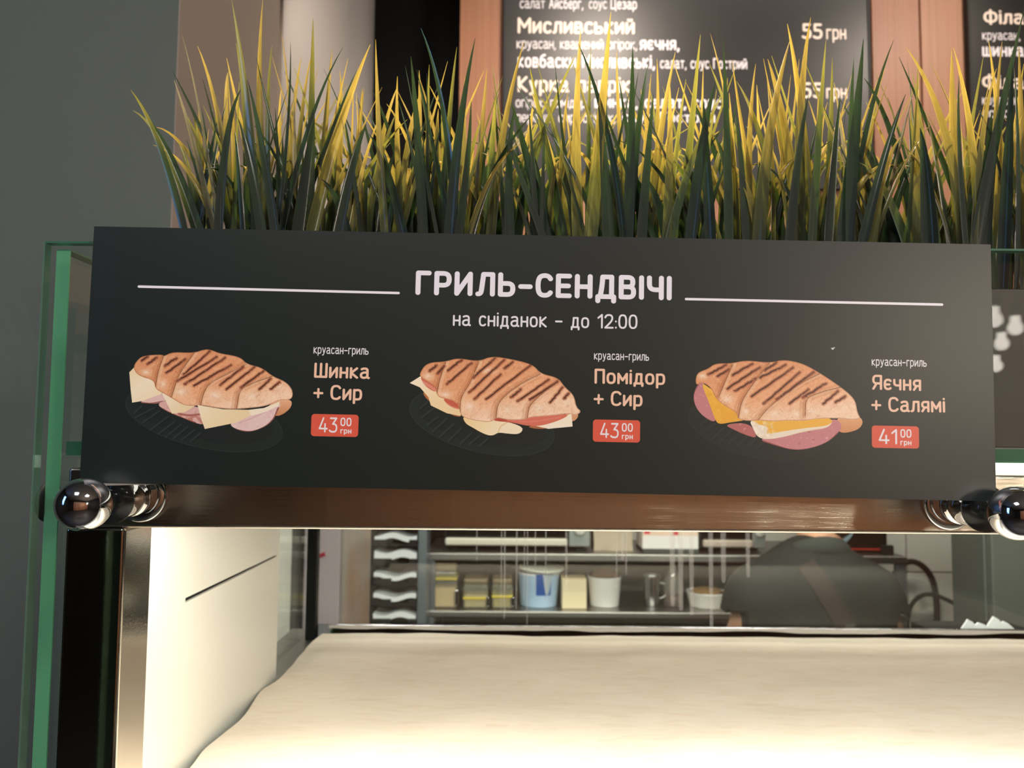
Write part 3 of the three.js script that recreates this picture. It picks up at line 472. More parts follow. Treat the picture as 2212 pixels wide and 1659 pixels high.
// blade colours: [foot, middle, tip], darker at the foot, uneven along each blade
const BLADE_COLOR = {
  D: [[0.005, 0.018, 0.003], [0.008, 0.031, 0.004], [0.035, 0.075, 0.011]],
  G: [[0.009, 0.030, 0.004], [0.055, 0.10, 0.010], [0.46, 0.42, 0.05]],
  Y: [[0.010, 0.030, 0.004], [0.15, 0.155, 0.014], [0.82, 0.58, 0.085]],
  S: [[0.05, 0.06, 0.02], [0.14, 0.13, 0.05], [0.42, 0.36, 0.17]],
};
function bladeGeo(p0, pm, p1, width, kind, turnY, foldIn = 0.28) {
  const n = 14, curve = new THREE.QuadraticBezierCurve3(p0, pm.clone().multiplyScalar(2).sub(p0.clone().add(p1).multiplyScalar(0.5)), p1);
  const pos = [], col = [], uv = [], idx = [], side = V(Math.cos(turnY), 0, Math.sin(turnY)), start = kind === 'Y' ? rr(0.3, 0.5) : rr(0.35, 0.6), [c0, c1, c2] = BLADE_COLOR[kind], tone = rr(0.75, 1.25);
  for (let i = 0; i <= n; i++) {
    const t = i / n, p = curve.getPoint(t), tan = curve.getTangent(t), s = side.clone().addScaledVector(tan, -side.dot(tan)).normalize(), nor = s.clone().cross(tan);
    const wd = width * (t < 0.3 ? 0.72 + 0.28 * Math.sin(t / 0.3 * Math.PI / 2) : Math.pow(Math.max(0, 1 - Math.pow((t - 0.3) / 0.7, 1.25)), 0.9)) / 2 + 0.00015;
    for (const k of [-1, 0, 1]) {
      const q = p.clone().addScaledVector(s, k * wd).addScaledVector(nor, k ? 0 : -wd * foldIn * 2);
      pos.push(q.x, q.y, q.z); uv.push((k + 1) / 2, t * 2);
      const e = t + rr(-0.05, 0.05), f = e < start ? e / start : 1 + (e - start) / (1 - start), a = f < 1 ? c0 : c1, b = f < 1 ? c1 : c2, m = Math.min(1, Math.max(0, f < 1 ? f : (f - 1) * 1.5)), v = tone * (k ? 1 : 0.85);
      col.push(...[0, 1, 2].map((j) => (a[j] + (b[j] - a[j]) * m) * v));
    }
    if (i < n) for (const k of [0, 1]) { const a = i * 3 + k; idx.push(a, a + 1, a + 3, a + 1, a + 4, a + 3); }
  }
  const g = new THREE.BufferGeometry(); g.setAttribute('position', new THREE.Float32BufferAttribute(pos, 3)); g.setAttribute('color', new THREE.Float32BufferAttribute(col, 3)); g.setAttribute('uv', new THREE.Float32BufferAttribute(uv, 2)); g.setIndex(idx); g.computeVertexNormals(); return g;
}
{
  seed = 2024;
  const blades = [];   // {p0, pm, p1, width, kind}
  const rootY = planterTop - 0.016;
  const add = (bxp, byp, mx, my, tx, ty, wpx, kind, z, glint = false) => {
    const lean = rr(-0.02, 0.02);
    const base = pz(bxp, byp, z), tip = pz(tx, ty, z + lean * 0.6), mid = pz(mx, my, z + lean * 0.3);
    // carry the blade on down to its root in the planter
    const dir = mid.clone().sub(base).normalize(), down = (base.y - rootY) / Math.max(0.35, dir.y), root = V(base.x - dir.x * down * 0.75, rootY, Math.min(PZ0 - 0.012, Math.max(PZ1 + 0.012, z)));
    root.x = Math.min(PX1 - 0.012, Math.max(PX0 + 0.012, root.x));
    blades.push({ p0: root, pm: base.clone().lerp(mid, 0.72), p1: tip, width: wpx * -z / F, kind, glint });
  };
  const traced = [
    [0, 2.765, [[1100, 1350, 960, 870, 780, 535, 62, 'G'], [1160, 1350, 1000, 900, 795, 660, 40, 'G'], [1200, 1350, 1060, 1010, 870, 690, 45, 'D'], [1380, 1340, 1160, 950, 935, 760, 40, 'Y'], [1290, 1350, 1150, 850, 1040, 480, 36, 'S'], [1310, 1340, 1200, 700, 1090, 215, 46, 'S'], [1210, 1350, 1190, 900, 1150, 655, 45, 'G'], [1420, 1350, 1300, 650, 1180, 275, 46, 'Y'], [1370, 1340, 1345, 650, 1360, 435, 42, 'Y'], [1490, 1350, 1470, 700, 1410, 255, 42, 'G'], [1530, 1360, 1490, 700, 1385, 3, 82, 'G'], [1600, 1360, 1535, 600, 1570, 0, 70, 'Y'], [1620, 1350, 1590, 700, 1625, 270, 45, 'G'], [1640, 1360, 1730, 750, 1735, 250, 50, 'D'], [1730, 1360, 1740, 700, 1680, 200, 42, 'Y'], [1850, 1360, 1860, 650, 1870, 110, 58, 'G'], [1690, 1360, 1850, 700, 2050, 280, 48, 'D'], [1760, 1350, 1960, 850, 2130, 420, 52, 'D'], [1870, 1360, 2010, 800, 2212, 265, 84, 'Y'], [1900, 1350, 1940, 800, 1985, 290, 55, 'Y'], [2400, 1350, 2060, 900, 1810, 700, 52, 'G'], [1640, 1360, 1580, 950, 1480, 480, 66, 'D'], [1400, 1350, 1395, 900, 1395, 570, 48, 'Y'], [1310, 1340, 1350, 800, 1440, 530, 56, 'D'], [2100, 1350, 2150, 850, 2165, 540, 52, 'Y'], [1750, 1350, 1800, 650, 1865, 320, 42, 'Y'], [1700, 1350, 1740, 750, 1800, 340, 40, 'Y'], [1980, 1350, 2040, 850, 2030, 420, 48, 'Y'], [1690, 1350, 1665, 850, 1680, 530, 44, 'Y'], [1560, 1360, 1500, 1000, 1420, 700, 70, 'D'], [1450, 1350, 1420, 1000, 1400, 780, 66, 'D'], [1780, 1360, 1830, 1000, 1880, 700, 80, 'D'], [2020, 1360, 2100, 1000, 2190, 740, 70, 'D']]],
    [750, 2.765, [[230, 1370, 185, 800, 170, 235, 56, 'Y'], [415, 1380, 290, 900, 150, 540, 46, 'D'], [560, 1370, 390, 900, 235, 620, 42, 'Y'], [455, 1370, 420, 800, 380, 335, 62, 'D'], [330, 1370, 295, 900, 300, 455, 48, 'Y'], [600, 1380, 490, 800, 425, 480, 46, 'G'], [420, 1370, 435, 800, 430, 420, 44, 'Y'], [470, 1370, 480, 800, 490, 385, 44, 'G'], [640, 1380, 580, 600, 440, 168, 46, 'D'], [560, 1370, 605, 750, 655, 280, 62, 'G'], [620, 1385, 660, 800, 765, 225, 80, 'D'], [700, 1380, 690, 800, 705, 460, 50, 'Y'], [740, 1380, 800, 850, 835, 410, 54, 'Y'], [865, 1390, 920, 800, 1060, 235, 92, 'Y'], [840, 1390, 865, 900, 890, 560, 60, 'G'], [1200, 1400, 1060, 900, 975, 600, 62, 'D'], [1300, 1400, 1180, 850, 1090, 400, 72, 'G'], [1340, 1400, 1260, 800, 1150, 580, 52, 'G'], [700, 1380, 900, 1010, 1140, 730, 46, 'S'], [1000, 1390, 1180, 750, 1370, 320, 46, 'G'], [1390, 1400, 1360, 800, 1395, 165, 76, 'Y'], [1450, 1400, 1515, 750, 1575, 70, 86, 'Y'], [1640, 1400, 1560, 750, 1380, 260, 58, 'D'], [1670, 1400, 1700, 800, 1705, 270, 72, 'D'], [1700, 1400, 1620, 800, 1610, 300, 48, 'Y'], [1440, 1400, 1440, 800, 1455, 280, 50, 'G'], [1690, 1400, 1730, 800, 1800, 380, 56, 'D'], [1800, 1400, 1860, 850, 1960, 310, 62, 'Y'], [1830, 1400, 1860, 800, 1850, 350, 44, 'Y'], [1905, 1400, 1930, 900, 1925, 480, 58, 'Y'], [1990, 1400, 2055, 800, 2110, 205, 76, 'G'], [2050, 1400, 2120, 850, 2200, 490, 74, 'D'], [1180, 1400, 1030, 1050, 950, 830, 56, 'D'], [1250, 1390, 1290, 800, 1320, 545, 44, 'Y'], [2160, 1400, 2070, 1100, 2010, 900, 52, 'D'], [20, 1370, 60, 900, 90, 530, 52, 'Y'], [110, 1370, 200, 850, 300, 520, 46, 'Y'], [290, 1370, 370, 800, 440, 560, 46, 'Y'], [520, 1370, 530, 900, 545, 650, 50, 'Y'], [760, 1390, 780, 950, 800, 710, 46, 'S'], [1020, 1390, 1080, 900, 1110, 620, 52, 'Y'], [1560, 1400, 1540, 1000, 1500, 620, 90, 'D'], [1760, 1400, 1790, 1000, 1830, 560, 84, 'D'], [330, 1370, 250, 1050, 130, 800, 70, 'D'], [980, 1390, 960, 1000, 1000, 640, 66, 'D'], [660, 1380, 720, 1000, 740, 600, 70, 'D']]],
    [1450, 2.903, [[400, 1490, 385, 800, 245, 210, 64, 'Y'], [360, 1490, 350, 800, 325, 250, 78, 'D'], [600, 1490, 440, 950, 240, 400, 58, 'G'], [560, 1490, 610, 800, 745, 250, 90, 'Y'], [800, 1490, 720, 800, 605, 370, 78, 'Y'], [820, 1490, 800, 650, 875, 108, 86, 'Y'], [880, 1490, 810, 600, 728, 150, 60, 'Y'], [700, 1500, 570, 850, 410, 510, 54, 'G'], [740, 1500, 800, 950, 860, 600, 84, 'D'], [880, 1500, 930, 800, 970, 250, 64, 'G'], [960, 1500, 1000, 900, 1010, 360, 50, 'G'], [980, 1500, 1030, 950, 1060, 600, 100, 'D'], [1080, 1500, 1150, 900, 1205, 245, 100, 'D'], [1130, 1500, 1120, 900, 1145, 370, 66, 'D'], [1200, 1500, 1330, 1000, 1470, 590, 62, 'D'], [1230, 1500, 1380, 1080, 1490, 690, 58, 'D'], [1100, 1480, 1230, 750, 1395, 250, 44, 'D'], [1140, 1500, 1220, 850, 1340, 430, 40, 'Y'], [1530, 1500, 1400, 850, 1210, 490, 54, 'D'], [1470, 1500, 1350, 1200, 1180, 1020, 84, 'G'], [1530, 1500, 1535, 900, 1550, 440, 76, 'Y'], [1740, 1520, 1660, 950, 1590, 700, 96, 'G'], [1830, 1520, 1770, 900, 1760, 300, 88, 'Y'], [1800, 1520, 1730, 750, 1475, 300, 62, 'Y'], [1850, 1520, 1800, 900, 1805, 475, 54, 'D'], [1920, 1520, 1890, 800, 1770, 300, 70, 'Y'], [2000, 1530, 1840, 850, 1610, 370, 40, 'Y'], [1900, 1530, 2030, 900, 2212, 60, 96, 'D'], [2080, 1540, 2120, 900, 2140, 400, 78, 'D'], [2160, 1540, 2185, 900, 2150, 420, 70, 'D'], [1900, 1520, 1950, 800, 2040, 430, 60, 'Y'], [2150, 1540, 2030, 900, 1900, 650, 54, 'D'], [2100, 1540, 2060, 800, 1990, 250, 44, 'Y'], [2000, 1540, 2030, 750, 2075, 260, 44, 'Y'], [2210, 1540, 2200, 900, 2180, 290, 64, 'Y'], [640, 1500, 640, 1000, 600, 480, 60, 'Y'], [500, 1490, 480, 900, 530, 400, 54, 'Y'], [660, 1500, 700, 950, 750, 470, 50, 'Y'], [920, 1500, 930, 900, 980, 640, 54, 'Y'], [1270, 1500, 1320, 1100, 1440, 860, 60, 'Y'], [250, 1490, 220, 1000, 200, 620, 80, 'D'], [470, 1490, 440, 1000, 400, 700, 96, 'D'], [1620, 1510, 1600, 1100, 1560, 800, 100, 'D'], [1960, 1530, 1980, 1100, 2010, 700, 100, 'D']]],
  ];
  for (const [ox, k, list] of traced) for (const [a, b, c, d, e, f, w, kind] of list) {
    const front = w / k > 20 ? rr(-0.672, -0.70) : rr(-0.69, -0.76);
    add(ox + a / k, b / k, ox + c / k, d / k, ox + e / k, f / k, w / k, kind, kind === 'D' ? Math.min(-0.67, front + 0.015) : front, (ox === 0 && [1100, 1530, 1620].includes(a)) || (ox === 750 && [415, 640, 1670, 1905, 1390].includes(a)));
  }
  // the shorter blades between and behind them
  for (let i = 0; i < 330; i++) {
    const x = 410 + (i / 330) * 1950 + rr(-20, 20), back = rnd(), z = -0.675 - back * 0.105, lean = rr(-165, 165) * (x < 470 ? 0.4 : 1), tipY = rr(120, 370) + (x < 480 ? 70 : 0);
    const kind = rnd() < 0.42 ? 'Y' : rnd() < 0.5 ? 'D' : rnd() < 0.8 ? 'G' : 'S';
    add(x, 520, x + lean * rr(0.25, 0.5), 380, x + lean, tipY, rr(9, 22), kind, z);
  }
  for (let i = 0; i < 70; i++) { const x = 420 + (i / 70) * 1900 + rr(-14, 14), l = rr(-90, 90); add(x, 540, x + l * 0.3, 450, x + l, rr(290, 390), rr(14, 28), 'D', rr(-0.68, -0.78)); }   // dark short blades filling the foot
  for (let i = 0; i < 26; i++) { const x = 2300 + i * 22 + rr(-10, 10), l = rr(-80, 80); add(x, 540, x + l * 0.4, 380, x + l, rr(60, 300), rr(16, 32), rnd() < 0.5 ? 'Y' : 'D', rr(-0.68, -0.78)); }
  const labels = ['end tuft of artificial grass leaning towards the grey wall', 'yellow-tipped artificial grass tuft in front of the pale round pillar', 'artificial grass tuft in front of the dark doorway', 'artificial grass tuft in front of the wooden post beside the dark doorway', 'tall yellow artificial grass tuft in front of the menu heading', 'artificial grass tuft in front of the blank middle of the menu board', 'tall artificial grass tuft in front of the 55 грн price', 'artificial grass tuft in front of the wooden planks between the menu boards', 'artificial grass tuft in front of the Філа menu board', 'artificial grass tuft at the far right end of the planter'];
  const cuts = [-0.245, -0.165, -0.085, -0.03, 0.075, 0.175, 0.27, 0.35, 0.46, 9];
  const tufts = labels.map((l, i) => thing('grass_tuft', l, 'plant', [((i ? cuts[i - 1] : -0.3) + Math.min(cuts[i], 0.7)) / 2, rootY, -0.73], 'tufts of artificial grass in the planter'));
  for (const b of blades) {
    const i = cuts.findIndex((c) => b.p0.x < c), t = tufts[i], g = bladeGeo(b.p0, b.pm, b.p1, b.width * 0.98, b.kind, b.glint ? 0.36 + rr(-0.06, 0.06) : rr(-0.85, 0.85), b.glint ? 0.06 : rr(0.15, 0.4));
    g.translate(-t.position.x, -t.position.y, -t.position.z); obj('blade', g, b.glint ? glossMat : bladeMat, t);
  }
}

// ------------------------------------------------------------------ white lining inside the side pane, plain cabinet beyond it
{
  const X = sideX + 0.03, at = [X, tableY - 0.012, -0.95], o = thing('white_lining', 'white lining panel with a dark slot standing inside the side pane', 'panel', at);
  const a = pxAt(400, 1309, X), b = pxAt(600, 1191, X), y0 = (a.y + b.y) / 2, sh = new THREE.Shape();
  // shape axes: depth into the case, height
  sh.moveTo(0.70, tableY - 0.012); sh.lineTo(-pxAt(602, 1250, X).z, tableY - 0.012); sh.lineTo(-pxAt(602, 1250, X).z, railBot + 0.03); sh.lineTo(0.70, railBot + 0.03); sh.closePath();
  const sl = new THREE.Path(); sl.moveTo(-a.z, y0 - 0.0025); sl.lineTo(-b.z, y0 - 0.0015); sl.lineTo(-b.z, y0 + 0.0015); sl.lineTo(-a.z, y0 + 0.0025); sl.closePath(); sh.holes.push(sl);
  const g = new THREE.ExtrudeGeometry(sh, { depth: 0.004, bevelEnabled: false }).rotateY(Math.PI / 2).translate(X - 0.004 - at[0], -at[1], -at[2]);
  obj('panel', g, M.whitePanel, o);
  obj('slot_backing', bx(X - 0.006, X - 0.0042, y0 - 0.02, y0 + 0.02, a.z + 0.02, b.z - 0.01, at), M.black, o).userData.label = 'dark backing seen in the slot';
  const C = -0.5, c = thing('white_cabinet', 'plain white cabinet side beyond the side pane near the rear post', 'cabinet', [C - 0.01, 0, -1.5]);
  obj('side_panel', bx(-0.01, 0.01, 0.08, 1.6, -0.36, 0.3, undefined, 0.003), M.whitePanel, c);
  obj('foot', bx(-0.01, 0.008, 0, 0.08, -0.34, 0.28), M.black, c);
}

// ------------------------------------------------------------------ lamps
function ceilingPanel(x, z, w, d, label, color, intensity) {
  const o = thing('ceiling_light', label, 'ceiling light', [x, Y_C, z]);
  obj('housing', bx(-w / 2 - 0.02, w / 2 + 0.02, -0.05, 0, -d / 2 - 0.02, d / 2 + 0.02, undefined, 0.004), std(0xbdbab5, 0.5), o);
  obj('diffuser', bx(-w / 2, w / 2, -0.056, -0.05, -d / 2, d / 2), std(0xffffff, 0.5, { emissive: color, emissiveIntensity: 1.5 }), o);
  areaLight('ceiling_panel_light', x, Y_C - 0.06, z, w, d, color, intensity, [x, 0, z]);
}
const neutral = new THREE.Color(1, 0.95, 0.93), warm = new THREE.Color(1, 0.85, 0.72), kitchenWhite = new THREE.Color(1, 0.93, 0.84);
ceilingPanel(-0.7, 1.2, 0.6, 0.6, 'square ceiling light panel on the customer side near the window', neutral, LAMP.ceiling);
ceilingPanel(1.3, 1.2, 0.6, 0.6, 'square ceiling light panel on the customer side near the added wooden partition', neutral, LAMP.ceiling);
ceilingPanel(0.8, -2.1, 1.8, 0.2, 'long ceiling light panel over the kitchen', kitchenWhite, LAMP.kitchen);
function trackSpot(x, z, target, label, intensity = LAMP.track, cone = 0.95) {
  const o = thing('ceiling_spotlight', label, 'spotlight', [x, Y_C, z], 'spotlights over the menu boards');
  obj('mount', lathe([[0, -0.03], [0.05, -0.03], [0.05, 0], [0, 0]]), M.black, o);
  obj('stem', lathe([[0, -0.14], [0.01, -0.14], [0.01, -0.03], [0, -0.03]]), M.black, o);
  const dir = V(target[0] - x, target[1] - (Y_C - 0.2), target[2] - z).normalize();
  const head = obj('head', lathe([[0.0, -0.06], [0.045, -0.06], [0.05, -0.05], [0.06, 0.09], [0.057, 0.09], [0.045, -0.03], [0, -0.03]]), M.black, o, [0, -0.2, 0]);
  head.quaternion.setFromUnitVectors(V(0, 1, 0), dir);
  const lens = obj('lens', new THREE.CylinderGeometry(0.05, 0.05, 0.004, 32), std(0xffffff, 0.4, { emissive: warm, emissiveIntensity: 16 }), o, [dir.x * 0.07, -0.2 + dir.y * 0.07, dir.z * 0.07]);
  lens.quaternion.copy(head.quaternion);
  spot('menu_spot_light', x + dir.x * 0.085, Y_C - 0.2 + dir.y * 0.085, z + dir.z * 0.085, target, warm, intensity, cone, 0.7, 2.2);
}
trackSpot(0.38, -1.55, [0.3, 2.3, -2.4], 'black spotlight aimed at the menu board with the 55 грн price');
trackSpot(1.72, -1.55, [1.3, 2.3, -2.4], 'black spotlight aimed at the planks between the menu boards', LAMP.track * 0.6);
trackSpot(-1.2, -2.15, [-0.75, 2.2, -2.85], 'black spotlight aimed at the pale pillar', LAMP.pillar, 1.0);
trackSpot(-0.2, -1.85, [-0.1, 2.0, -0.72], 'black spotlight aimed at the grass before the pillar and doorway', LAMP.grass, 0.27);
trackSpot(0.55, -1.85, [0.38, 2.0, -0.72], 'black spotlight aimed at the grass before the menu boards', LAMP.grass, 0.27);
{ // unseen light bar added on the rear posts to brighten the kitchen
  const at = [0.35, 1.7, Z_BACKPANE + 0.01], o = thing('added_kitchen_bar', 'added slim light bar on top of the rear glass facing the kitchen', 'light bar', at);
  obj('housing', bx(sideX, X_END, 1.702, 1.732, Z_BACKPANE + 0.03, Z_BACKPANE - 0.01, at, 0.003), M.satin, o);
  obj('diffuser', bx(sideX + 0.01, X_END - 0.01, 1.705, 1.729, Z_BACKPANE - 0.01, Z_BACKPANE - 0.016, at), std(0xffffff, 0.5, { emissive: kitchenWhite, emissiveIntensity: 1.5 }), o);
  areaLight('added_bar_light', 0.35, 1.716, Z_BACKPANE - 0.02, X_END - sideX - 0.02, 0.024, kitchenWhite, LAMP.pass, [0.35, 1.716 - 0.6, Z_BACKPANE - 1]);
}
// bare bulbs hanging on the customer side, mirrored in the front pane
{
  let n = 0;
  for (const [px, py, d] of [[2196, 708, 2.2], [2166, 742, 2.45], [2153, 790, 2.7], [2150, 690, 1.95]]) {
    const r = ray(px, py), s = (0.58 * 2 + d) / -r.z, p = V(r.x * s, 1.7 + r.y * s, d);
    const o = thing('pendant_bulb', `${['second highest', 'third highest', 'lowest hanging', 'highest hanging'][n]} bare warm bulb on a black cord on the customer side`, 'pendant lamp', [p.x, p.y, p.z], 'bare bulbs hanging in a row');
    obj('cord', new THREE.CylinderGeometry(0.003, 0.003, Y_C - p.y - 0.09, 8).translate(0, (Y_C - p.y + 0.09) / 2, 0), M.black, o);
    obj('socket', lathe([[0, 0.05], [0.02, 0.05], [0.022, 0.06], [0.018, 0.1], [0, 0.1]]), M.black, o);
    const pts = []; for (let i = 0; i <= 16; i++) { const a = -Math.PI / 2 + i / 16 * 2.5; pts.push([0.03 * Math.cos(a), 0.03 * Math.sin(a)]); } pts.push([0.018, 0.05]);
    obj('bulb', lathe(pts, 24), std(0xffffff, 0.3, { emissive: new THREE.Color(1, 0.9, 0.8), emissiveIntensity: 12 }), o);
    const l = new THREE.PointLight(new THREE.Color(1, 0.86, 0.7), LAMP.pendant, 0, 2); l.name = 'bulb_light'; l.position.copy(p); l.castShadow = true; l.shadow.radius = 1.3; scene.add(l); n++;
  }
}
// unseen wooden partition added to give rail and sign brown reflections
{
  const w = struct('wall_added_partition', bx(-1.2, 4.0, 0, 2.9, 4.1, 4.17), std(0x3a241a, 0.7), undefined, 'brown plank partition added on the customer side for reflections');
  for (let i = 0; i < 13; i++) obj('plank', bx(-1.2 + i * 0.4 + 0.003, -0.8 + i * 0.4 - 0.003, 0, 2.9, 4.085, 4.1, undefined, 0.003), woodMats[i % 3], w);
}

// ------------------------------------------------------------------ kitchen
const K = -2.45;
const kx = (px, z = K) => pz(px, 1260, z).x, ky = (py, z = K, px = 1300) => pz(px, py, z).y;
const shelfTop = ky(1197), shelfTopB = ky(1214), shelfLow = ky(1322), shelfLowB = ky(1336), SX0 = kx(918), SX1 = kx(1962);
{
  const at = [(SX0 + SX1) / 2, 0, -2.62], o = thing('kitchen_shelf', 'steel kitchen shelf unit with jars on its lower shelf and ovens on top', 'shelf', at);
  obj('upper_shelf', bx(SX0, SX1, shelfTopB, shelfTop, K, -2.8, at, 0.004), M.satin, o);
  obj('lower_shelf', bx(SX0, SX1, shelfLowB, shelfLow, K, -2.8, at, 0.004), M.satin, o);
  obj('bottom_shelf', bx(SX0, SX1, 0.6, 0.63, K, -2.8, at, 0.004), M.satin, o);
  obj('back_panel', bx(SX0, kx(1840), 0.3, shelfTop, -2.8, -2.81, at), std(0x4d524c, 0.5), o);
  for (const x of [SX0 + 0.015, SX1 - 0.015]) for (const z of [K - 0.02, -2.78]) obj('leg', bx(x - 0.014, x + 0.014, 0, shelfTopB, z - 0.012, z + 0.012, at, 0.003), std(0x868b92, 0.35, { metalness: 0.7 }), o);
}
function oven(px0, px1, h, z0, label, opts = {}) {
  const x0 = kx(px0), x1 = kx(px1), at = [(x0 + x1) / 2, shelfTop, (z0 - 0.14)], o = thing(opts.name ?? 'oven', label, 'oven', at), xp = x1 - (opts.panel ?? 0.07), y0 = shelfTop + 0.012;
  obj('body', bx(x0, x1, y0, shelfTop + h, z0 - 0.012, z0 - 0.28, at, 0.006), std(opts.body ?? 0x4c4f4d, 0.4, { metalness: 0.5 }), o);
  obj('door', bx(x0 + 0.006, xp, y0 + 0.006, shelfTop + h - 0.006, z0, z0 - 0.012, at, 0.003), phys(0x101413, 0.12), o);
  obj('handle', bx(x0 + 0.005, xp - 0.004, y0 + 0.008, y0 + 0.03, z0 + 0.03, z0 + 0.012, at, 0.006), std(opts.handle ?? 0xd8d2c4, 0.35), o);
  for (const x of [x0 + 0.03, xp - 0.03]) obj('handle_stud', bx(x - 0.006, x + 0.006, y0 + 0.014, y0 + 0.024, z0 + 0.013, z0, at), M.satin, o);
  obj('control_panel', bx(xp + 0.002, x1 - 0.003, y0 + 0.004, shelfTop + h - 0.004, z0 + 0.003, z0 - 0.012, at, 0.003), std(0x9aa09c, 0.4, { metalness: 0.4 }), o);
  obj('knob', lathe([[0, 0], [0.017, 0], [0.015, 0.016], [0, 0.018]], 24).rotateX(Math.PI / 2).translate((xp + x1) / 2 - at[0], y0 + 0.055 - at[1], z0 + 0.003 - at[2]), std(0xf1efe8, 0.4), o);
  for (const x of [x0 + 0.03, x1 - 0.03]) obj('foot', bx(x - 0.012, x + 0.012, shelfTop, y0, z0 - 0.03, z0 - 0.06, at), M.rubber, o);
}
oven(955, 1280, 0.26, -2.5, 'dark oven with a pale handle bar and round white knob');
oven(1520, 1668, 0.22, -2.5, 'small black oven beside the red and white carton', { panel: 0.045, handle: 0xb8a99c });
{ // beige paper bag
  const x0 = kx(1288), x1 = kx(1376), at = [(x0 + x1) / 2, shelfTop, -2.58], w = x1 - x0, g = new THREE.BoxGeometry(w, 0.2, 0.1, 8, 10, 4), p = g.attributes.position; seed = 12;
  for (let i = 0; i < p.count; i++) { const y = p.getY(i) + 0.1, k = n1(p.getX(i) * 60 + 9, y * 40); p.setXYZ(i, p.getX(i) * (1 - 0.25 * (y / 0.2) ** 3) + 0.006 * (k - 0.5), y, p.getZ(i) * (1 - 0.6 * (y / 0.2) ** 2) + 0.008 * (k - 0.5)); } g.computeVertexNormals();
  const o = thing('paper_bag', 'beige paper bag standing between the ovens', 'bag', at); obj('bag', g, std(0xb9ab98, 0.85), o); obj('folded_top', bx(-w * 0.36, w * 0.36, 0.195, 0.215, -0.02, 0.02, undefined, 0.004), std(0xad9f8b, 0.85), o);
}
{ // white and red carton
  const x0 = kx(1392), x1 = kx(1514), y0 = ky(1187), at = [(x0 + x1) / 2, shelfTop, -2.56], w = x1 - x0, t = canvas(256, 192, (g) => { g.fillStyle = '#e9e4e2'; g.fillRect(0, 0, 256, 192); g.fillStyle = '#e6c8b4'; g.fillRect(0, 96, 256, 46); g.fillStyle = '#cc3b45'; g.fillRect(8, 100, 26, 36); g.fillRect(140, 96, 26, 44); g.fillStyle = '#c9dbe6'; g.fillRect(30, 20, 190, 40); });
  const o = thing('carton', 'white carton with red and peach print on the upper kitchen shelf', 'carton', at);
  const pl = M.satin; obj('tray', bx(x0, x1, shelfTop, y0, -2.47, -2.62, at, 0.002), std(0x3b3f3d, 0.5), o);
  obj('box', new THREE.BoxGeometry(w, 0.15, 0.12).translate(0, y0 - shelfTop + 0.075, 0.02), [0, 1, 2, 3, 4, 5].map((i) => i === 4 ? std(0xffffff, 0.5, { map: t }) : std(0xe4dfda, 0.6)), o);
}
{ // black coffee machine corner with a red line
  const x0 = kx(1840), x1 = kx(1936), at = [(x0 + x1) / 2, shelfTop, -2.6], o = thing('coffee_grinder', 'black appliance with a thin red line beside the blue mask', 'appliance', at), y = ky(1185);
  obj('body', bx(x0, x1, y, shelfTop + 0.24, -2.5, -2.72, at, 0.005), std(0x131514, 0.3), o);
  obj('red_line', bx(x0, x1, y - 0.004, y, -2.495, -2.7, at), std(0xc23b33, 0.4), o).userData.label = 'thin red line';
  obj('base', bx(x0 + 0.01, x1 - 0.01, shelfTop, y - 0.004, -2.52, -2.7, at), std(0x2a2623, 0.5), o);
  obj('foot', bx(x1 - 0.025, x1 + 0.01, shelfTop, y + 0.012, -2.48, -2.5, at, 0.002), M.black, o);
}
// storage jars with clip lids on the lower shelf
function jar(px0, px1, pyTop, fillCol, bandY, label) {
  const x0 = kx(px0), x1 = kx(px1), h = ky(pyTop) - shelfLow, at = [(x0 + x1) / 2, shelfLow, -2.53], hw = (x1 - x0) / 2, o = thing('storage_jar', label, 'jar', at, 'clear storage jars on the lower kitchen shelf');
  obj('glass', bx(-hw, hw, 0.0, h * 0.82, -0.05, 0.05, undefined, 0.008), phys(0xf4f1dc, 0.05, { transmission: 0.85, thickness: 0 }), o);
  obj('contents', bx(-hw * 0.9, hw * 0.9, 0.003, h * 0.45, -0.044, 0.044, undefined, 0.006), std(fillCol, 0.8), o);
  obj('seal_band', bx(-hw * 1.01, hw * 1.01, h * bandY, h * bandY + 0.008, -0.051, 0.051, undefined, 0.003), std(0xd0bb3f, 0.5), o).userData.label = 'yellow sealing band';
  obj('lid', bx(-hw * 0.95, hw * 0.95, h * 0.82, h, -0.048, 0.048, undefined, 0.006), std(0x8b7a5d, 0.35), o);
  obj('clip', bx(hw - 0.006, hw + 0.006, h * 0.08, h * 0.42, 0.046, 0.058, undefined, 0.004), M.chrome, o);
}
jar(921, 986, 1222, 0xcdb49c, 0.62, 'tall clear jar with a yellow band at the end of the kitchen shelf');
jar(999, 1054, 1256, 0xb7a78a, 0.3, 'short clear jar with a yellow band beside another short jar');
jar(1062, 1108, 1256, 0xa89a6b, 0.36, 'short clear jar with a yellow band beside the blue and white bucket');
function bucket(px0, px1, pyTop, mat, label, opts = {}) {
  const x0 = kx(px0), x1 = kx(px1), r = (x1 - x0) / 2, h = ky(pyTop) - shelfLow, o = thing(opts.name ?? 'bucket', label, opts.category ?? 'bucket', [(x0 + x1) / 2, shelfLow, -2.55]);
  obj('body', lathe([[0, 0], [r * 0.82, 0], [r * 0.84, 0.003], [r * 0.97, h - 0.006], [r, h - 0.006], [r, h], [r * 0.94, h], [r * 0.8, 0.006], [0, 0.006]]), mat, o);
  return [o, r, h];
}
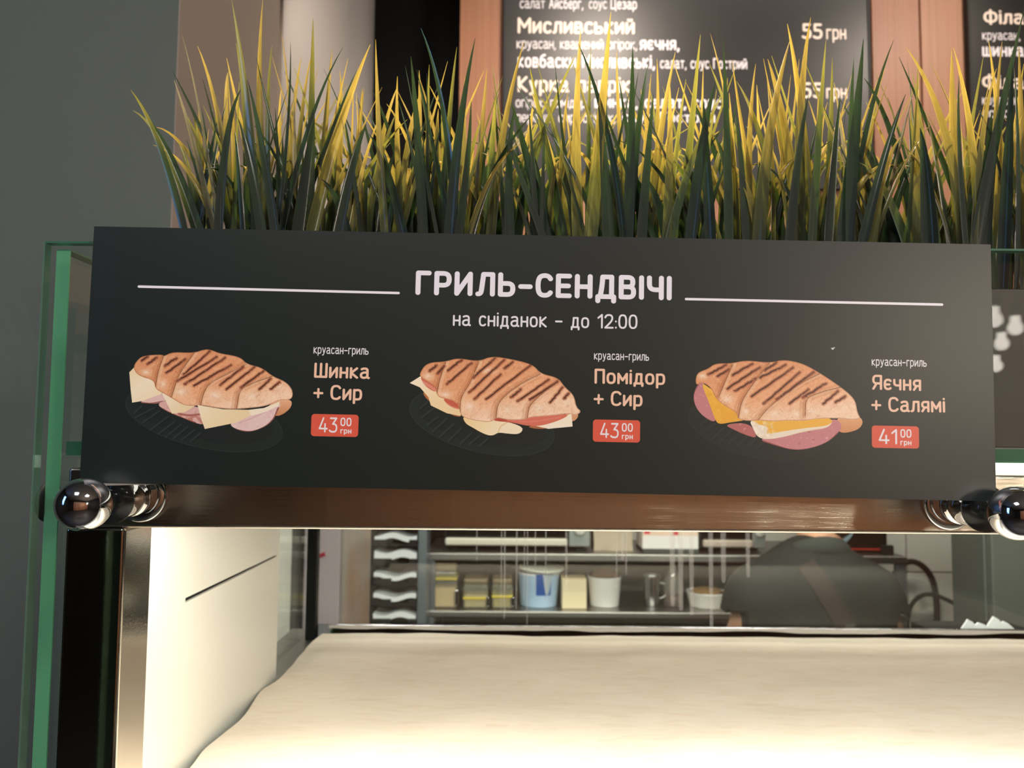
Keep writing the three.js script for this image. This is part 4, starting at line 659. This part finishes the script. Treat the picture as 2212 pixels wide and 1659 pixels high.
{
  const t = canvas(1024, 256, (g, w, h) => { g.fillStyle = '#dfe3e8'; g.fillRect(0, 0, w, h); g.fillStyle = '#aecbe8'; g.fillRect(0, 150, w, 106); g.fillStyle = '#2356a8'; g.fillRect(120, 70, 130, 110); g.fillStyle = '#b9c4cf'; g.beginPath(); g.ellipse(215, 130, 48, 50, 0, 0, 7); g.fill(); g.fillStyle = '#c9daec'; g.fillRect(850, 60, 100, 150); });
  const [o, r, h] = bucket(1118, 1214, 1246, std(0xffffff, 0.4, { map: t }), 'white plastic bucket with a blue printed label'); o.rotation.y = -0.9;
  obj('lid', lathe([[0, 0.002], [r * 0.98, 0], [r * 1.1, 0.003], [r * 1.1, 0.008], [r, 0.011], [0, 0.012]]).rotateZ(-0.1).translate(0.008, h + 0.008, 0), std(0xcfd3c6, 0.45), o);
}
{ const x0 = kx(1216), x1 = kx(1270), at = [(x0 + x1) / 2, shelfLow, -2.53], h = ky(1258) - shelfLow, hw = (x1 - x0) / 2, o = thing('butter_carton', 'cream block carton beside the blue and white bucket', 'carton', at); obj('box', bx(-hw, hw, 0, h, -0.04, 0.04, undefined, 0.003), std(0xefdfb9, 0.6), o); obj('flap', bx(-hw, hw, h, h + 0.003, -0.04, 0.03), std(0xe3d0a4, 0.6), o); }
{ const [o, r, h] = bucket(1276, 1352, 1256, std(0xe6e4e0, 0.4), 'plain white tub heaped with brown contents'); const pts = []; for (let i = 0; i <= 12; i++) { const a = i / 12 * Math.PI / 2; pts.push([r * 0.94 * Math.cos(a), h - 0.008 + 0.034 * Math.sin(a)]); } obj('contents', lathe(pts, 32), std(0x5d4432, 0.8), o); }
{ const [o, r, h] = bucket(1400, 1440, 1252, std(0xb9bcbb, 0.25, { metalness: 1 }), 'small steel beaker on the lower kitchen shelf', { name: 'steel_beaker', category: 'beaker' }); obj('handle', tube([[r * 0.9, h * 0.75, 0.01], [r * 1.45, h * 0.7, 0.01], [r * 1.45, h * 0.35, 0.01], [r * 0.85, h * 0.25, 0.01]], 0.004, 20, 8), M.satin, o); }
{ const x0 = kx(1446), x1 = kx(1490), r = (x1 - x0) / 2, h = ky(1218) - shelfLow, o = thing('sauce_bottle', 'clear bottle with a little dark red sauce', 'bottle', [(x0 + x1) / 2, shelfLow, -2.55]); obj('glass', lathe([[0, 0], [r, 0.002], [r, h * 0.55], [r * 0.4, h * 0.75], [r * 0.38, h * 0.95], [0, h * 0.95]]), phys(0xf0ece4, 0.05, { transmission: 0.85, thickness: 0 }), o); obj('sauce', lathe([[0, 0.003], [r * 0.92, 0.003], [r * 0.92, h * 0.26], [0, h * 0.26]]), std(0x4a1612, 0.4), o); obj('cap', lathe([[0, h * 0.94], [r * 0.44, h * 0.94], [r * 0.44, h], [0, h]]), std(0xb53a30, 0.5), o); }
{ const [o, r, h] = bucket(1498, 1590, 1288, std(0xe7e2da, 0.4), 'wide white bowl beside the dark shirt', { name: 'white_bowl', category: 'bowl' }); const x = kx(1540); obj('filling', lathe([[0, h + 0.012], [r * 0.6, h + 0.008], [r * 0.9, h - 0.006], [0, h - 0.01]]), std(0xa78355, 0.8), o); }
// stacked letter trays with papers
{
  const z = -2.35, x0 = kx(799, z), x1 = kx(921, z), at = [(x0 + x1) / 2, 0, z - 0.13];
  const c = thing('kitchen_cabinet', 'plain white side cabinet carrying the letter trays', 'cabinet', [(x0 + x1) / 2, 0, z - 0.09]);
  const top = ky(1375, z);
  obj('body', bx(-0.085, 0.085, 0.08, top, -0.03, 0.14, undefined, 0.004), std(0x8f8f8c, 0.5), c); obj('plinth', bx(-0.08, 0.08, 0, 0.08, -0.03, 0.1), M.black, c); obj('door', bx(-0.08, 0.08, 0.1, top - 0.02, 0.14, 0.155, undefined, 0.003), std(0xa3a19c, 0.5), c);
  const o = thing('letter_tray', 'black stacked letter tray rack filled with white papers', 'letter tray', [(x0 + x1) / 2, top, z - 0.05]), hw = (x1 - x0) / 2, dark = std(0x14181a, 0.35), grey = std(0x7c8790, 0.35, { metalness: 0.6 });
  const hT = ky(1120, z) - top;
  for (const sx of [-1, 1]) obj('upright', bx(sx * hw - (sx > 0 ? 0.026 : 0), sx * hw + (sx > 0 ? 0 : 0.006), 0, hT, -0.05, 0.05, undefined, 0.003), sx > 0 ? grey : dark, o);
  obj('back_plate', bx(-hw, hw, 0, hT, -0.056, -0.05), dark, o);
  const rows = [1345, 1303, 1258, 1215, 1174, 1132]; seed = 31;
  for (const r of rows) {
    const y = ky(r, z) - top;
    obj('tray', [bx(-hw + 0.006, hw - 0.026, y - 0.012, y - 0.006, -0.05, 0.05), bx(-hw + 0.006, -0.02, y - 0.006, y + 0.006, 0.045, 0.05), bx(0.03, hw - 0.03, y - 0.006, y + 0.006, 0.045, 0.05)], dark, o);
    const th = rr(0.012, 0.026), g = new THREE.BoxGeometry(hw * 2 - 0.04, th, 0.09, 12, 1, 2), p = g.attributes.position, ph = rr(0, 6); for (let i = 0; i < p.count; i++) p.setY(i, p.getY(i) + 0.006 * Math.sin(p.getX(i) * 60 + ph)); g.computeVertexNormals();
    obj('paper_stack', g.translate(-0.01, y + th / 2 + 0.004, 0.0), std(0xe4e6ea, 0.7), o);
  }
}
// panels at the left of the kitchen
{
  const z = -2.6, a = kx(655, z), b = kx(733, z), c = kx(806, z);
  const o = thing('wall_chart', 'mauve white door panel with a small red mark beside the letter trays', 'panel', [(a + b) / 2, 0, z]);
  obj('panel', bx(a - (a + b) / 2, b - (a + b) / 2, 0, 1.75, -0.02, 0, undefined, 0.003), std(0xcfc2c8, 0.6), o);
  const m = pz(695, 1199, z); obj('red_mark', bx(-0.014, 0.012, -0.006, 0.006, 0, 0.002).rotateZ(0.45).translate(m.x - o.position.x, m.y, 0), std(0xc0394a, 0.5), o);
  const t = canvas(256, 512, (g, w, h) => { g.fillStyle = '#c9c5bb'; g.fillRect(0, 0, w, h); seed = 44; for (let i = 0; i < 90; i++) { g.globalAlpha = rr(0.08, 0.3); g.fillStyle = ['#d9a184', '#b9c0bb', '#e6ddd2', '#caa791'][Math.floor(rnd() * 4)]; g.beginPath(); g.ellipse(rr(0, w), rr(0, h), rr(10, 50), rr(20, 80), rr(-0.6, 0.6), 0, 7); g.fill(); } });
  const q = thing('marbled_panel', 'peach and grey marbled panel behind the letter trays', 'panel', [(b + c) / 2, 0, z - 0.03]);
  obj('slab', bx(b - (b + c) / 2, c - (b + c) / 2 + 0.05, 0, 1.75, -0.02, 0, undefined, 0.003), std(0xffffff, 0.5, { map: t }), q); obj('trim', bx(b - (b + c) / 2, b - (b + c) / 2 + 0.008, 0, 1.75, 0, 0.006), std(0xbdb4ae, 0.5), q);
}
// black cables and a grey socket box on the tiles
{
  const z = -2.98, pts = (l) => l.map(([x, y]) => pz(x, y, z));
  tag(obj('cable', tube(pts([[1930, 1390], [1930, 1300], [1933, 1245], [1945, 1222], [1968, 1213], [1992, 1222], [2012, 1248], [2022, 1290], [2024, 1390]]), 0.011, 60), M.rubber), 'thick black cable hanging in a tall loop on the tiles', 'cable');
  tag(obj('cable', tube(pts([[1950, 1390], [1952, 1330], [1962, 1300], [1985, 1282], [2010, 1282], [2035, 1292], [2075, 1312]]), 0.008, 60).translate(0, 0, 0.03), M.rubber), 'thin black cable crossing the tall cable loop', 'cable');
  const c = pz(1985, 1345, -3.03), o = thing('socket_box', 'grey wall box with a red mark behind the cables', 'box', [c.x, c.y, -3.039]);
  obj('housing', bx(-0.05, 0.05, -0.08, 0.045, 0, 0.03, undefined, 0.005), std(0xb3b0aa, 0.5), o); obj('red_mark', bx(-0.022, 0.022, -0.012, 0.0, 0.03, 0.032), std(0xb4474a, 0.5), o);
}
{ // tall dark cabinet and napkins
  const z = -1.72, x0 = kx(2056, z - 0.15), o = thing('dark_cabinet', 'tall dark grey cabinet beside the tiled wall', 'cabinet', [x0 + 0.3, 0, z - 0.2]);
  obj('body', bx(-0.3, 0.5, 0.08, 1.95, 0.05, 0.18, undefined, 0.004), std(0x4b4f4b, 0.45), o); obj('plinth', bx(-0.28, 0.48, 0, 0.08, 0.06, 0.15), M.black, o);
  for (const k of [0, 1]) { const d = obj('door', bx(-0.295 + k * 0.4, 0.095 + k * 0.4, 0.1, 1.93, 0.18, 0.2, undefined, 0.003), std(0x50544f, 0.4), o); obj('handle', bx(0.07 + k * 0.05, 0.08 + k * 0.05, 0.9, 1.05, 0.2, 0.22, undefined, 0.003), M.satin, d); }
  const zn = -1.58, n0 = kx(2070, zn), n1x = kx(2190, zn), ny = ky(1366, zn, 2120);
  const b = thing('napkin_stand', 'dark low stand holding the napkins behind the rear pane', 'stand', [(n0 + n1x) / 2, 0, zn - 0.05]);
  obj('body', bx(-0.1, 0.1, 0.02, ny, -0.05, 0.05, undefined, 0.003), M.black, b); obj('foot', bx(-0.12, 0.12, 0, 0.02, -0.07, 0.07), M.black, b);
  seed = 8; const paper = std(0xe9e7ea, 0.7, { side: THREE.DoubleSide });
  [[2096, 1338, 22], [2120, 1345, 26], [2152, 1332, 24], [2172, 1342, 18]].forEach(([px, py, w], i) => { const p = pz(px, py, zn - 0.01 * i), hw = w / F * 1.7, s = new THREE.Shape(); s.moveTo(-hw, 0); s.lineTo(-hw * 0.2, p.y - ny); s.lineTo(0.2 * hw, (p.y - ny) * 0.8); s.lineTo(hw, 0); const m = obj('napkin', new THREE.ExtrudeGeometry(s, { depth: 0.004, bevelEnabled: false }), paper, scene, [p.x, ny, zn - 0.01 * i - 0.004]); tag(m, ['white napkin with a low peak at the end of the napkin stand towards the person', 'white napkin with a broad peak second from the person', 'white napkin with the tallest peak in the napkin stand', 'white napkin with a narrow peak behind the tallest one'][i], 'napkin', 'napkins in the stand'); });
}

// ------------------------------------------------------------------ person seen from behind
{
  const zP = -2.1, base = pz(1755, 1300, zP), X0 = base.x;
  const J = (px, py, z = 0) => { const p = pz(px, py, zP + z); return V(p.x - X0, p.y, z); };
  const smin = (a, b, k) => { const h = Math.max(k - Math.abs(a - b), 0) / k; return Math.min(a, b) - h * h * k * 0.25; };
  const cap = (p, [a, b, ra, rb, fz = 1]) => { const ab = b.clone().sub(a), ap = p.clone().sub(a), t = Math.max(0, Math.min(1, ap.dot(ab) / ab.lengthSq())), d = ap.addScaledVector(ab, -t); d.z /= fz; return d.length() - (ra + (rb - ra) * t); };
  function surf(bones, k, lo, hi, res, cut) {
    const mc = new MarchingCubes(res, new THREE.MeshStandardMaterial(), false, false, 120000), n = mc.size, c = lo.clone().add(hi).multiplyScalar(0.5), s = hi.clone().sub(lo).multiplyScalar(0.5), p = V(0, 0, 0);
    mc.isolation = 0;
    for (let z = 0; z < n; z++) for (let y = 0; y < n; y++) for (let x = 0; x < n; x++) {
      p.set(c.x + s.x * (x - mc.halfsize) / mc.halfsize, c.y + s.y * (y - mc.halfsize) / mc.halfsize, c.z + s.z * (z - mc.halfsize) / mc.halfsize);
      let d = 9; for (const b of bones) d = smin(d, cap(p, b), k); if (cut) d = Math.max(d, cut(p));
      mc.field[x + y * n + z * n * n] = -d;
    }
    mc.update();
    const g = new THREE.BufferGeometry(), cnt = mc.count; g.setAttribute('position', new THREE.Float32BufferAttribute(mc.positionArray.slice(0, cnt * 3), 3));
    const a = g.attributes.position; for (let i = 0; i < cnt; i++) a.setXYZ(i, c.x + s.x * a.getX(i), c.y + s.y * a.getY(i), c.z + s.z * a.getZ(i));
    const m = mergeVertices(g, 1e-4); m.computeVertexNormals(); return m;
  }
  const skin = std(0xc79478, 0.55), shirt = std(0x1b211f, 0.85), trousers = std(0x1d1e22, 0.85), hairM = std(0x1f1712, 0.7);
  const shY = J(1755, 1262).y, neckB = J(1750, 1215).y;
  const sl = J(1637, 1292), sr = J(1878, 1292), el = J(1588, 1420, -0.04), er = J(1940, 1425, -0.04), wl = V(el.x + 0.1, el.y - 0.08, -0.24), wr = V(er.x - 0.12, er.y - 0.08, -0.24);
  const pelvis = V(0, 0.9, 0.0), chest = V(0, shY - 0.08, 0.0), head = J(1785, 1075, -0.05), neck = V(0.01, neckB + 0.01, -0.01);
  const o = thing('person', 'person in a dark polo shirt with a brown strap seen from behind in the kitchen', 'person', [X0, 0, zP]);
  const arm = (s, e, w) => [[s, e, 0.052, 0.042], [e, w, 0.04, 0.029]];
  const hand = (w, sx) => { const out = [[w, V(w.x + sx * 0.015, w.y - 0.01, w.z - 0.07), 0.03, 0.032, 0.8]]; for (let i = 0; i < 4; i++) { const b = V(w.x + sx * (-0.012 + i * 0.017), w.y - 0.008, w.z - 0.085), m = V(b.x, b.y - 0.015, b.z - 0.035), t = V(b.x, b.y - 0.038, b.z - 0.042 + Math.abs(i - 1) * 0.004); out.push([b, m, 0.0095, 0.009], [m, t, 0.009, 0.008]); } const tb = V(w.x + sx * -0.025, w.y, w.z - 0.04); out.push([tb, V(tb.x - sx * 0.025, tb.y - 0.012, tb.z - 0.035), 0.011, 0.009]); return out; };
  const legs = [-1, 1].flatMap((s) => [[V(s * 0.09, 0.88, 0), V(s * 0.1, 0.48, -0.01), 0.085, 0.06], [V(s * 0.1, 0.48, -0.01), V(s * 0.1, 0.09, 0.02), 0.058, 0.04], [V(s * 0.1, 0.05, 0.03), V(s * 0.12, 0.035, -0.14), 0.042, 0.034]]);
  const body = surf([[pelvis, chest, 0.13, 0.15, 0.75], [V(-0.06, shY - 0.02, 0), V(0.06, shY - 0.02, 0), 0.06, 0.06], [neck, head, 0.055, 0.05], [head.clone().add(V(0, 0.02, 0.015)), head.clone().add(V(0.01, -0.05, -0.03)), 0.095, 0.07], [head.clone().add(V(0.03, -0.01, -0.1)), head.clone().add(V(0.03, -0.035, -0.115)), 0.012, 0.018], ...arm(sl, el, wl), ...arm(sr, er, wr), ...legs], 0.04, V(-0.42, -0.02, -0.4), V(0.42, 1.95, 0.3), 110);
  obj('body', mergeGeometries([body, surf(hand(wl, 1), 0.006, V(wl.x - 0.08, wl.y - 0.09, wl.z - 0.16), V(wl.x + 0.1, wl.y + 0.06, wl.z + 0.05), 60), surf(hand(wr, -1), 0.006, V(wr.x - 0.1, wr.y - 0.09, wr.z - 0.16), V(wr.x + 0.08, wr.y + 0.06, wr.z + 0.05), 60)]), skin, o);
  const hemL = J(1585, 1334).y;
  const armDir = el.clone().sub(sl).normalize();
  const torso = [[V(0, 0.86, 0), chest, 0.155, 0.178, 0.72], [V(-0.05, shY - 0.0, 0.01), V(0.05, shY - 0.0, 0.01), 0.085, 0.085, 0.95], [V(-0.06, shY - 0.005, 0.01), sl, 0.08, 0.07], [V(0.06, shY - 0.005, 0.01), sr, 0.08, 0.07], [V(0, shY, 0.01), V(0, neckB - 0.005, -0.005), 0.1, 0.072], [sl, sl.clone().lerp(el, 0.68), 0.075, 0.075], [sr, sr.clone().lerp(er, 0.68), 0.075, 0.075]];
  obj('polo_shirt', surf(torso, 0.05, V(-0.42, 0.7, -0.3), V(0.42, 1.6, 0.3), 100, (p) => Math.max(0.84 - p.y, Math.abs(p.x) > 0.19 ? hemL - p.y - (Math.abs(p.x) - 0.27) * 0.35 : -1)), shirt, o);
  obj('collar', new THREE.TorusGeometry(0.066, 0.014, 10, 32).rotateX(Math.PI / 2 - 0.35).scale(1.1, 1.7, 1.05).translate(neck.x, neckB + 0.012, 0), std(0x323835, 0.85), o);
  obj('trousers', surf([[V(0, 0.92, 0), V(0, 0.86, 0), 0.15, 0.15, 0.75], ...[-1, 1].flatMap((s) => [[V(s * 0.09, 0.86, 0), V(s * 0.1, 0.48, -0.01), 0.1, 0.075], [V(s * 0.1, 0.48, -0.01), V(s * 0.1, 0.12, 0.02), 0.073, 0.06]])], 0.03, V(-0.3, 0.05, -0.25), V(0.3, 1.1, 0.25), 70, (p) => 0.1 - p.y), trousers, o);
  for (const s of [-1, 1]) obj('shoe', surf([[V(s * 0.1, 0.05, 0.03), V(s * 0.12, 0.045, -0.15), 0.05, 0.042]], 0.01, V(s * 0.11 - 0.12, -0.02, -0.25), V(s * 0.11 + 0.12, 0.15, 0.12), 36, (p) => 0.002 - p.y), M.black, o);
  obj('hair', surf([[head.clone().add(V(0, 0.03, 0.025)), head.clone().add(V(0, -0.03, 0.02)), 0.1, 0.078]], 0.01, head.clone().add(V(-0.14, -0.14, -0.14)), head.clone().add(V(0.14, 0.16, 0.16)), 44, (p) => -p.z + head.z - 0.05 + (p.y < head.y - 0.02 ? 0.05 : 0)), hairM, o);
  obj('face_mask', surf([[head.clone().add(V(0.02, -0.05, -0.045)), head.clone().add(V(0.03, -0.075, -0.05)), 0.078, 0.06]], 0.01, head.clone().add(V(-0.12, -0.18, -0.16)), head.clone().add(V(0.14, 0.06, 0.1)), 40, (p) => p.z - head.z + 0.02), std(0x9fb9c6, 0.7), o).userData.label = 'pale blue face mask';
  // strap across the back, laid on the shirt
  const ray2 = new THREE.Raycaster(), shirtMesh = o.children.find((c) => c.name === 'polo_shirt'); shirtMesh.material.side = THREE.DoubleSide;
  const sp = [], n = 22, a = J(1712, 1205), b = J(1835, 1420); for (let i = 0; i <= n; i++) { const row = []; for (const k of [-1, 0, 1]) { const x = a.x + (b.x - a.x) * i / n + k * 0.021 * 1.0, y = a.y + (b.y - a.y) * i / n + k * 0.011; row.push([x, y]); } sp.push(row); }
  o.updateMatrixWorld(true);
  const pos = [], idx = [];
  const zAt = (x, y) => { ray2.set(V(X0 + x, y, zP + 1), V(0, 0, -1)); const h = ray2.intersectObject(shirtMesh, false)[0]; return h ? h.point.z - zP : 0.1; };
  for (const row of sp) for (const [x, y] of row) pos.push(x, y, zAt(x, y) + 0.004);
  const top = pos.length / 3; for (const row of sp) for (const [x, y] of row) pos.push(x, y, zAt(x, y) + 0.0005);
  for (let i = 0; i < n; i++) { for (const k of [0, 1]) { const q = i * 3 + k; idx.push(q, q + 1, q + 3, q + 1, q + 4, q + 3); } for (const k of [0, 2]) { const q = i * 3 + k; idx.push(q, q + 3, q + top, q + 3, q + 3 + top, q + top); } }
  const sg = new THREE.BufferGeometry(); sg.setAttribute('position', new THREE.Float32BufferAttribute(pos, 3)); sg.setIndex(idx); sg.computeVertexNormals();
  obj('apron_strap', sg, std(0x2f2722, 0.8, { side: THREE.DoubleSide }), o).userData.label = 'brown strap running across the back';
}

renderer.render(scene, camera);
